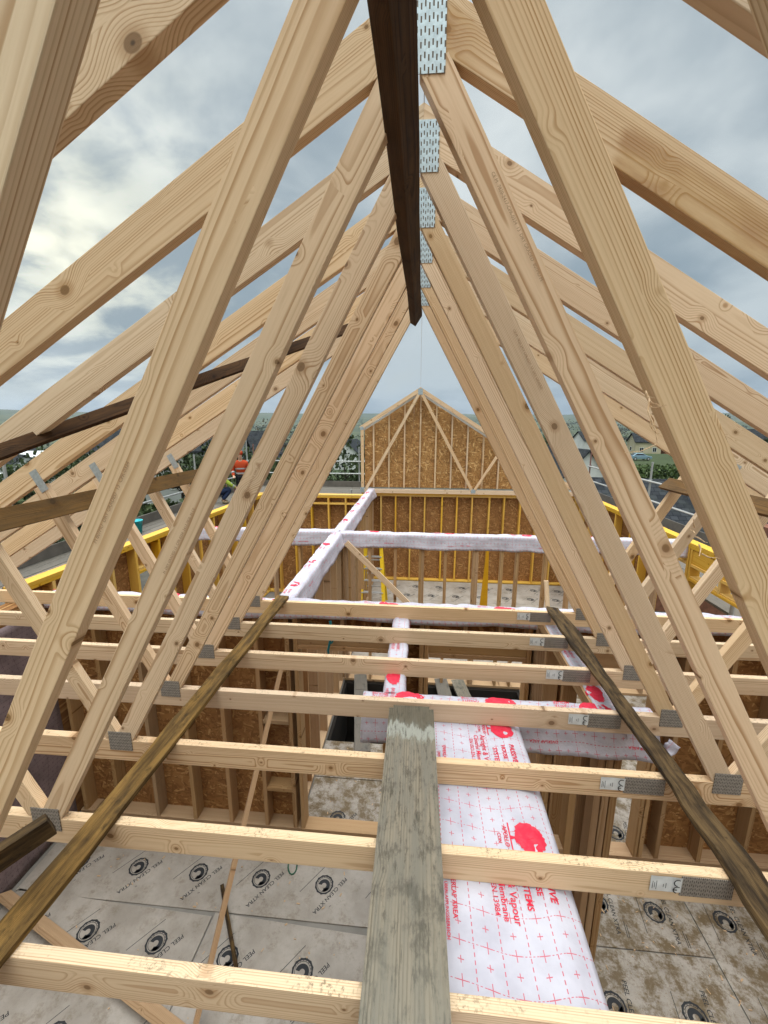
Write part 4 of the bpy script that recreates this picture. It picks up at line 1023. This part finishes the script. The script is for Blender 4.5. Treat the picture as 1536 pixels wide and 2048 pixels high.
hedge('dark hedge bank running behind the left scaffold', (-34, 22, 0), (-4, 25, 0), 2.6, 1.5, 'leaf_dark', 5, 4200)
hedge('dark hedge bank behind the left rafters', (-40, 15, 0), (-15, 17, 0), 2.4, 1.6, 'leaf_dark', 6, 3600)
bm = bmesh.new()
fv = [(30, 78), (82, 70), (96, 112), (40, 116)]
bm.faces.new([bm.verts.new((x, y, hgt(x, y)+.6)) for x, y in fv]); bmesh.ops.subdivide_edges(bm, edges=list(bm.edges), cuts=4, use_grid_fill=True)
for v in bm.verts: v.co.z = hgt(v.co.x, v.co.y)+.35
plain('field_grass', (.040, .055, .018), .95, nz=.5, scale=.2)
tag(mesh_obj('field', bm, 'field_grass'), kind='structure')
# far woodland and hedgerows as one mass on the hills
rnd = random.Random(9); bm = bmesh.new()
for i in range(420):
    a = RAD(rnd.uniform(-60, 55)); q = rnd.uniform(260, 2600); x0, y0 = q*math.sin(a), q*math.cos(a); dr = rnd.uniform(0, 3.1); n = rnd.randint(6, 16)
    for k in range(n):
        x, y = x0+math.cos(dr)*k*7+rnd.uniform(-3, 3), y0+math.sin(dr)*k*7+rnd.uniform(-3, 3); z = hgt(x, y); s = rnd.uniform(2.5, 6.5)
        for _ in range(5):
            p = Vector((x+rnd.uniform(-s, s)*.6, y+rnd.uniform(-s, s)*.6, z+rnd.uniform(.1, 1)*s)); e = Euler((rnd.uniform(0, 6.3), rnd.uniform(0, 6.3), rnd.uniform(0, 6.3))).to_matrix()
            bm.faces.new([bm.verts.new(p+e @ Vector(t_)*s*.8) for t_ in ((-.5, -.4, 0), (.5, -.35, .1), (.45, .4, -.05), (-.4, .35, .12))])
tag(mesh_obj('woodland', bm, 'leaf_dark'), kind='stuff')

# ------------------------------------------------------------------ scaffolding round the rear wing
plain('scaffold_tube', (.42, .42, .41), .45, .55, nz=.35, scale=7., dark=(.22, .20, .19)); plain('scaffold_rust', (.20, .10, .085), .8, nz=.6, scale=9.)
plain('toe_board', (.13, .112, .095), .85, nz=.5, scale=3.)
def scaffold(label, pts, seed):
    """one run: pts = outer line; parts: standards, guard rails, deck boards, toe board"""
    (x0, y0), (x1, y1) = pts; r = empty('scaffold', (x0, y0, 0), label, 'scaffold', 'scaffolding round the house'); rnd = random.Random(seed)
    d = Vector((x1-x0, y1-y0, 0)); L = d.length; d.normalize(); s = Vector((-d.y, d.x, 0))    # s points to the house
    n = int(L/1.9)
    for i in range(n+1):
        for off, top in ((0, .55+.4*rnd.random()), (1.92, -.75)):
            bm = bmesh.new(); p = d*(L*i/n)+s*off
            tube(bm, [p+Vector((0, 0, -5.6)), p+Vector((0, 0, top))], .026, n=8)
            if off == 0:
                for zz in (.06, -.42): tube(bm, [p+Vector((0, 0, zz-.045)), p+Vector((0, 0, zz+.045))], .045, n=8)
            o = mesh_obj('standard', bm, 'scaffold_rust' if (i+seed) % 3 == 0 else 'scaffold_tube', r)
    for zz in (.06, -.42):
        bm = bmesh.new(); tube(bm, [s*.05+Vector((0, 0, zz)), d*L+s*.05+Vector((0, 0, zz))], .025, n=8); mesh_obj('guard_rail', bm, 'scaffold_tube', r)
    M, _ = frame_matrix((0, 0, 0), d, (0, 0, 1))
    for k in range(8):
        o_ = .12+k*.232
        bmx = timber_bm(L+.3*rnd.random(), .222, .038, seg=4, wob=.01, seed=seed*9+k, bev=.004)
        mesh_obj('deck_board', bmx, 'deck_board', r, Matrix.Translation(s*o_+Vector((0, 0, -.95-.02)))@M)
    bmx = timber_bm(L, .035, .22, seg=4, wob=.01, seed=seed*5)
    mesh_obj('toe_board', bmx, 'toe_board', r, Matrix.Translation(s*.03+Vector((0, 0, -.83)))@M)
scaffold('scaffold run along the left side with deck boards and bucket', ((-6.75, 15.6), (-6.75, 2.0)), 2)
scaffold('scaffold run behind the back left wall, poles beside the gable', ((4.0, 15.9), (-6.6, 15.9)), 4)
scaffold('scaffold run along the right side with rusty and grey poles', ((6.0, 3.0), (6.0, 15.0)), 6)
# bucket
plain('bucket_teal', (.02, .36, .40), .4)
bm = bmesh.new(); n = 28; prof = [(.0, .0), (.115, .0), (.15, .29), (.158, .29), (.158, .305), (.146, .305), (.112, .012), (0, .012)]
for i in range(n):
    for (r0, z0), (r1, z1) in zip(prof, prof[1:]):
        a0, a1 = 2*math.pi*i/n, 2*math.pi*(i+1)/n
        q = [(r0*math.cos(a0), r0*math.sin(a0), z0), (r0*math.cos(a1), r0*math.sin(a1), z0), (r1*math.cos(a1), r1*math.sin(a1), z1), (r1*math.cos(a0), r1*math.sin(a0), z1)]
        q = [Vector(p) for i_, p in enumerate(q) if p not in q[:i_]]
        if len(q) > 2: bm.faces.new([bm.verts.new(p) for p in q])
bmesh.ops.remove_doubles(bm, verts=bm.verts, dist=1e-5)
bk = mesh_obj('bucket', bm, 'bucket_teal', None, Matrix.Translation((-6.33, 8.25, -.949)), smooth=True); tag(bk, 'turquoise bucket standing on the left scaffold deck', 'bucket')
bm = bmesh.new(); tube(bm, [(.15*math.cos(a), -.02-.05*math.sin(a), .29-.12*math.sin(a)) for a in [math.pi*i/12 for i in range(13)]], .004, n=5); mesh_obj('handle', bm, 'scaffold_tube', bk)
# mesh banner on the far scaffold

# ------------------------------------------------------------------ people and cars
plain('skin', (.48, .28, .19), .6); plain('hivis_orange', (.40, .048, .012), .85); plain('hivis_yellow', (.22, .28, .03), .7); plain('cloth_black', (.010, .010, .013), .9); plain('cloth_navy', (.012, .020, .05), .9); plain('reflective', (.30, .30, .30), .4); plain('boot', (.20, .15, .09), .8); plain('hair', (.02, .014, .01), .8)
def skin_mesh(name, joints, edges, mat, parent, root=0):
    me = bpy.data.meshes.new(name); me.from_pydata([j[:3] for j in joints], edges, []); me.update()
    o = bpy.data.objects.new(name, me); COL.objects.link(o); o.parent = parent
    md = o.modifiers.new('skin', 'SKIN'); md.use_smooth_shade = True
    sv = me.skin_vertices[0].data
    for i, j in enumerate(joints): sv[i].radius = (j[3], j[4] if len(j) > 4 else j[3]); sv[i].use_root = (i == root)
    sb = o.modifiers.new('sub', 'SUBSURF'); sb.levels = 2; sb.render_levels = 2
    me.materials.append(MATS[mat])
    return o
def person(label, loc, rz, crouch, top_mat, leg_mat):
    r = empty('person', loc, label, 'person'); r.rotation_euler.z = rz; r.scale = (.90, .90, .88)
    if not crouch:
        hip, kn, an = .93, .50, .08; hy, ky = 0, .02; ch = 1.38; lean = .05
        legs = [((s*.10, hy, hip-.02), (s*.11, ky, kn), (s*.12, -.03, an), (s*.13, .12, .04)) for s in (-1, 1)]
        arms = [((s*.20, lean, 1.40), (s*.27, .03, 1.12), (s*.24, .20, .95), (s*.22, .28, .93)) for s in (-1, 1)]
    else:
        hip, hy, ch, lean = .42, -.10, .86, .12
        legs = [((s*.10, hy, hip), (s*.17, .30, .50), (s*.15, .02, .09), (s*.15, .18, .04)) for s in (-1, 1)]
        arms = [((s*.19, lean, .86), (s*.25, .30, .66), (s*.16, .46, .55), (s*.12, .53, .52)) for s in (-1, 1)]
    hz = ch+.34
    J = [(0, hy, hip, .13, .10), (0, (hy+lean)/2, (hip+ch)/2, .135, .10), (0, lean, ch, .15, .095), (0, lean+.02, ch+.13, .055), (0, lean+.05, hz-.10, .075, .085), (0, lean+.05, hz+.02, .078, .095)]
    E_ = [(0, 1), (1, 2), (2, 3), (3, 4), (4, 5)]
    for a in arms:
        b = len(J); J += [(*a[0], .055), (*a[1], .045), (*a[2], .034), (*a[3], .03)]; E_ += [(2, b), (b, b+1), (b+1, b+2), (b+2, b+3)]
        for f in range(4):
            q = Vector(a[3]); J.append((q.x-.03+.02*f, q.y+.075-.008*abs(f-1.5), q.z-.03, .009)); E_.append((b+3, len(J)-1))
        J.append((a[3][0]-.04*(1 if a[3][0] > 0 else -1), a[3][1]+.03, a[3][2]+.01, .010)); E_.append((b+3, len(J)-1))
    for l in legs:
        b = len(J); J += [(*l[0], .085), (*l[1], .058), (*l[2], .042), (*l[3], .035)]; E_ += [(0, b), (b, b+1), (b+1, b+2), (b+2, b+3)]
    skin_mesh('body', J, E_, 'skin', r)
    # face
    bm = bmesh.new()
    bmesh.ops.create_uvsphere(bm, u_segments=8, v_segments=6, radius=.016, matrix=Matrix.Translation((0, lean+.155, hz-.04)))
    mesh_obj('nose', bm, 'skin', r)
    for s in (-1, 1):
        bm = bmesh.new(); bmesh.ops.create_uvsphere(bm, u_segments=8, v_segments=6, radius=.012, matrix=Matrix.Translation((s*.032, lean+.138, hz-.01))); mesh_obj('eye', bm, 'cloth_black', r)
    bm = bmesh.new(); bmesh.ops.create_uvsphere(bm, u_segments=16, v_segments=10, radius=.112, matrix=Matrix.Translation((0, lean+.03, hz+.035)) @ Matrix.Diagonal((.92, 1.05, 1.0, 1))); mesh_obj('hood', bm, top_mat, r, smooth=True)
    # jacket and trousers over the body
    J = [(0, hy, hip+.02, .165, .13), (0, (hy+lean)/2, (hip+ch)/2, .175, .135), (0, lean, ch-.02, .215, .155), (0, lean+.01, ch+.15, .125, .115)]; E_ = [(0, 1), (1, 2), (2, 3)]
    for a in arms:
        b = len(J); J += [(*a[0], .078), (*a[1], .066), (*a[2], .052)]; E_ += [(2, b), (b, b+1), (b+1, b+2)]
    skin_mesh('jacket', J, E_, top_mat, r)
    J = [(0, hy, hip+.03, .15, .12)]; E_ = []
    for l in legs:
        b = len(J); J += [(*l[0], .105), (*l[1], .080), (l[2][0], l[2][1], l[2][2]+.05, .066)]; E_ += [(0, b), (b, b+1), (b+1, b+2)]
    skin_mesh('trousers', J, E_, leg_mat, r)
    for l in legs: skin_mesh('boot', [(l[2][0], l[2][1], l[2][2]+.03, .056), (l[2][0], l[2][1]+.02, .05, .055), (l[3][0], l[3][1]+.03, .045, .046)], [(0, 1), (1, 2)], 'boot', r)
    # reflective bands
    for f, k in ((.25, .185), (.62, .192)):
        z = hip+(ch-hip)*f; y = hy+(lean-hy)*f; bm = bmesh.new()
        tube(bm, [(0, y, z-.025), (0, y, z+.025)], k, n=20, caps=False)
        for v in bm.verts: v.co.y = y+(v.co.y-y)*.78
        mesh_obj('reflective_band', bm, 'reflective', r, smooth=True)
    for a in arms:
        p = Vector(a[1]).lerp(Vector(a[2]), .35); d = (Vector(a[2])-Vector(a[1])).normalized(); bm = bmesh.new()
        tube(bm, [p-d*.03, p+d*.03], .071, n=14, caps=False); mesh_obj('reflective_band', bm, 'reflective', r, smooth=True)
    return r
person('worker in orange jacket and black trousers standing on the scaffold', (-5.62, 12.4, -.95), RAD(-160), False, 'hivis_orange', 'cloth_black')
person('crouching worker in yellow vest and navy trousers beside the standing worker', (-6.12, 12.0, -.95), RAD(-60), True, 'hivis_yellow', 'cloth_navy')
plain('paint_red', (.22, .008, .012), .22); plain('paint_silver', (.42, .45, .48), .3, .6); plain('paint_blue', (.20, .30, .36), .3, .3); plain('tyre', (.012, .012, .012), .85); plain('lamp_red', (.5, .02, .02), .2)
def car(label, x, y, z, rot, mat):
    r = empty('parked_car', (x, y, z), label, 'car', 'parked cars'); r.rotation_euler.z = rot
    def loft(name, prof, hw, m, taper=0.):
        n = len(prof); vs = [(px, s*(hw-taper*max(0, pz-.85)), pz) for s in (-1, 1) for px, pz in prof]
        o = pydata(name, vs, [tuple(range(n))[::-1], tuple(range(n, 2*n))]+[(i, (i+1) % n, (i+1) % n+n, i+n) for i in range(n)], m, r)
        b = o.modifiers.new('round', 'BEVEL'); b.width = .06; b.segments = 3
        return o
    loft('body', [(-2.05, .30), (2.1, .30), (2.15, .62), (2.0, .80), (1.1, .93), (-1.5, .95), (-2.05, .90), (-2.12, .55)], .86, mat)
    loft('roof', [(1.15, .90), (.35, 1.40), (-.9, 1.45), (-1.85, .93)], .80, mat, .35)
    loft('window', [(1.0, .95), (.32, 1.34), (-.86, 1.38), (-1.66, .96)], .815, 'glass_dark', .36)
    loft('windscreen', [(1.19, .93), (.50, 1.33), (.44, 1.33), (1.12, .93)], .70, 'glass_dark', .3)
    loft('rear_window', [(-1.90, .96), (-1.05, 1.40), (-.99, 1.40), (-1.84, .96)], .68, 'glass_dark', .3)
    for sx in (-1.3, 1.35):
        for sy in (-1, 1):
            bm = bmesh.new(); tube(bm, [(sx, sy*.70, .32), (sx, sy*.89, .32)], .32, n=22); w = mesh_obj('wheel', bm, 'tyre', r)
            bm = bmesh.new(); tube(bm, [(sx, sy*.80, .32), (sx, sy*.895, .32)], .19, n=18); mesh_obj('rim', bm, 'alu', w)
    for sy in (-1, 1):
        box('tail_light', -2.14, -2.02, sy*.62-.17, sy*.62+.17, .66, .84, 'lamp_red', r, .02); box('headlight', 2.0, 2.13, sy*.60-.17, sy*.60+.17, .60, .74, 'alu', r, .02)
car('silver roofed dark red car parked below the right scaffold', 16.4, 23.3, -5.6, RAD(25), 'paint_red')
car('pale blue car parked behind the hedge on the right', 44.5, 90., hgt(44.5, 90.)+.4, RAD(5), 'paint_blue')

# ------------------------------------------------------------------ haze over the valley
hm = bpy.data.materials.new('haze'); hm.use_nodes = True; g = G(hm.node_tree); g.N.clear()
pv = g.n('ShaderNodeVolumePrincipled', {'Color': (.60, .68, .80, 1), 'Density': .9e-4, 'Anisotropy': 0.0})
ov = g.n('ShaderNodeOutputMaterial'); g.L.new(pv.outputs[0], ov.inputs['Volume']); MATS['haze'] = hm
zs = [hgt(4500*math.cos(i*.05), 4500*math.sin(i*.05)) for i in range(126)]
bm = bmesh.new(); addbox(bm, -6600, 6600, -6600, 6600, -45, 330)
tag(mesh_obj('haze', bm, 'haze'), kind='stuff')
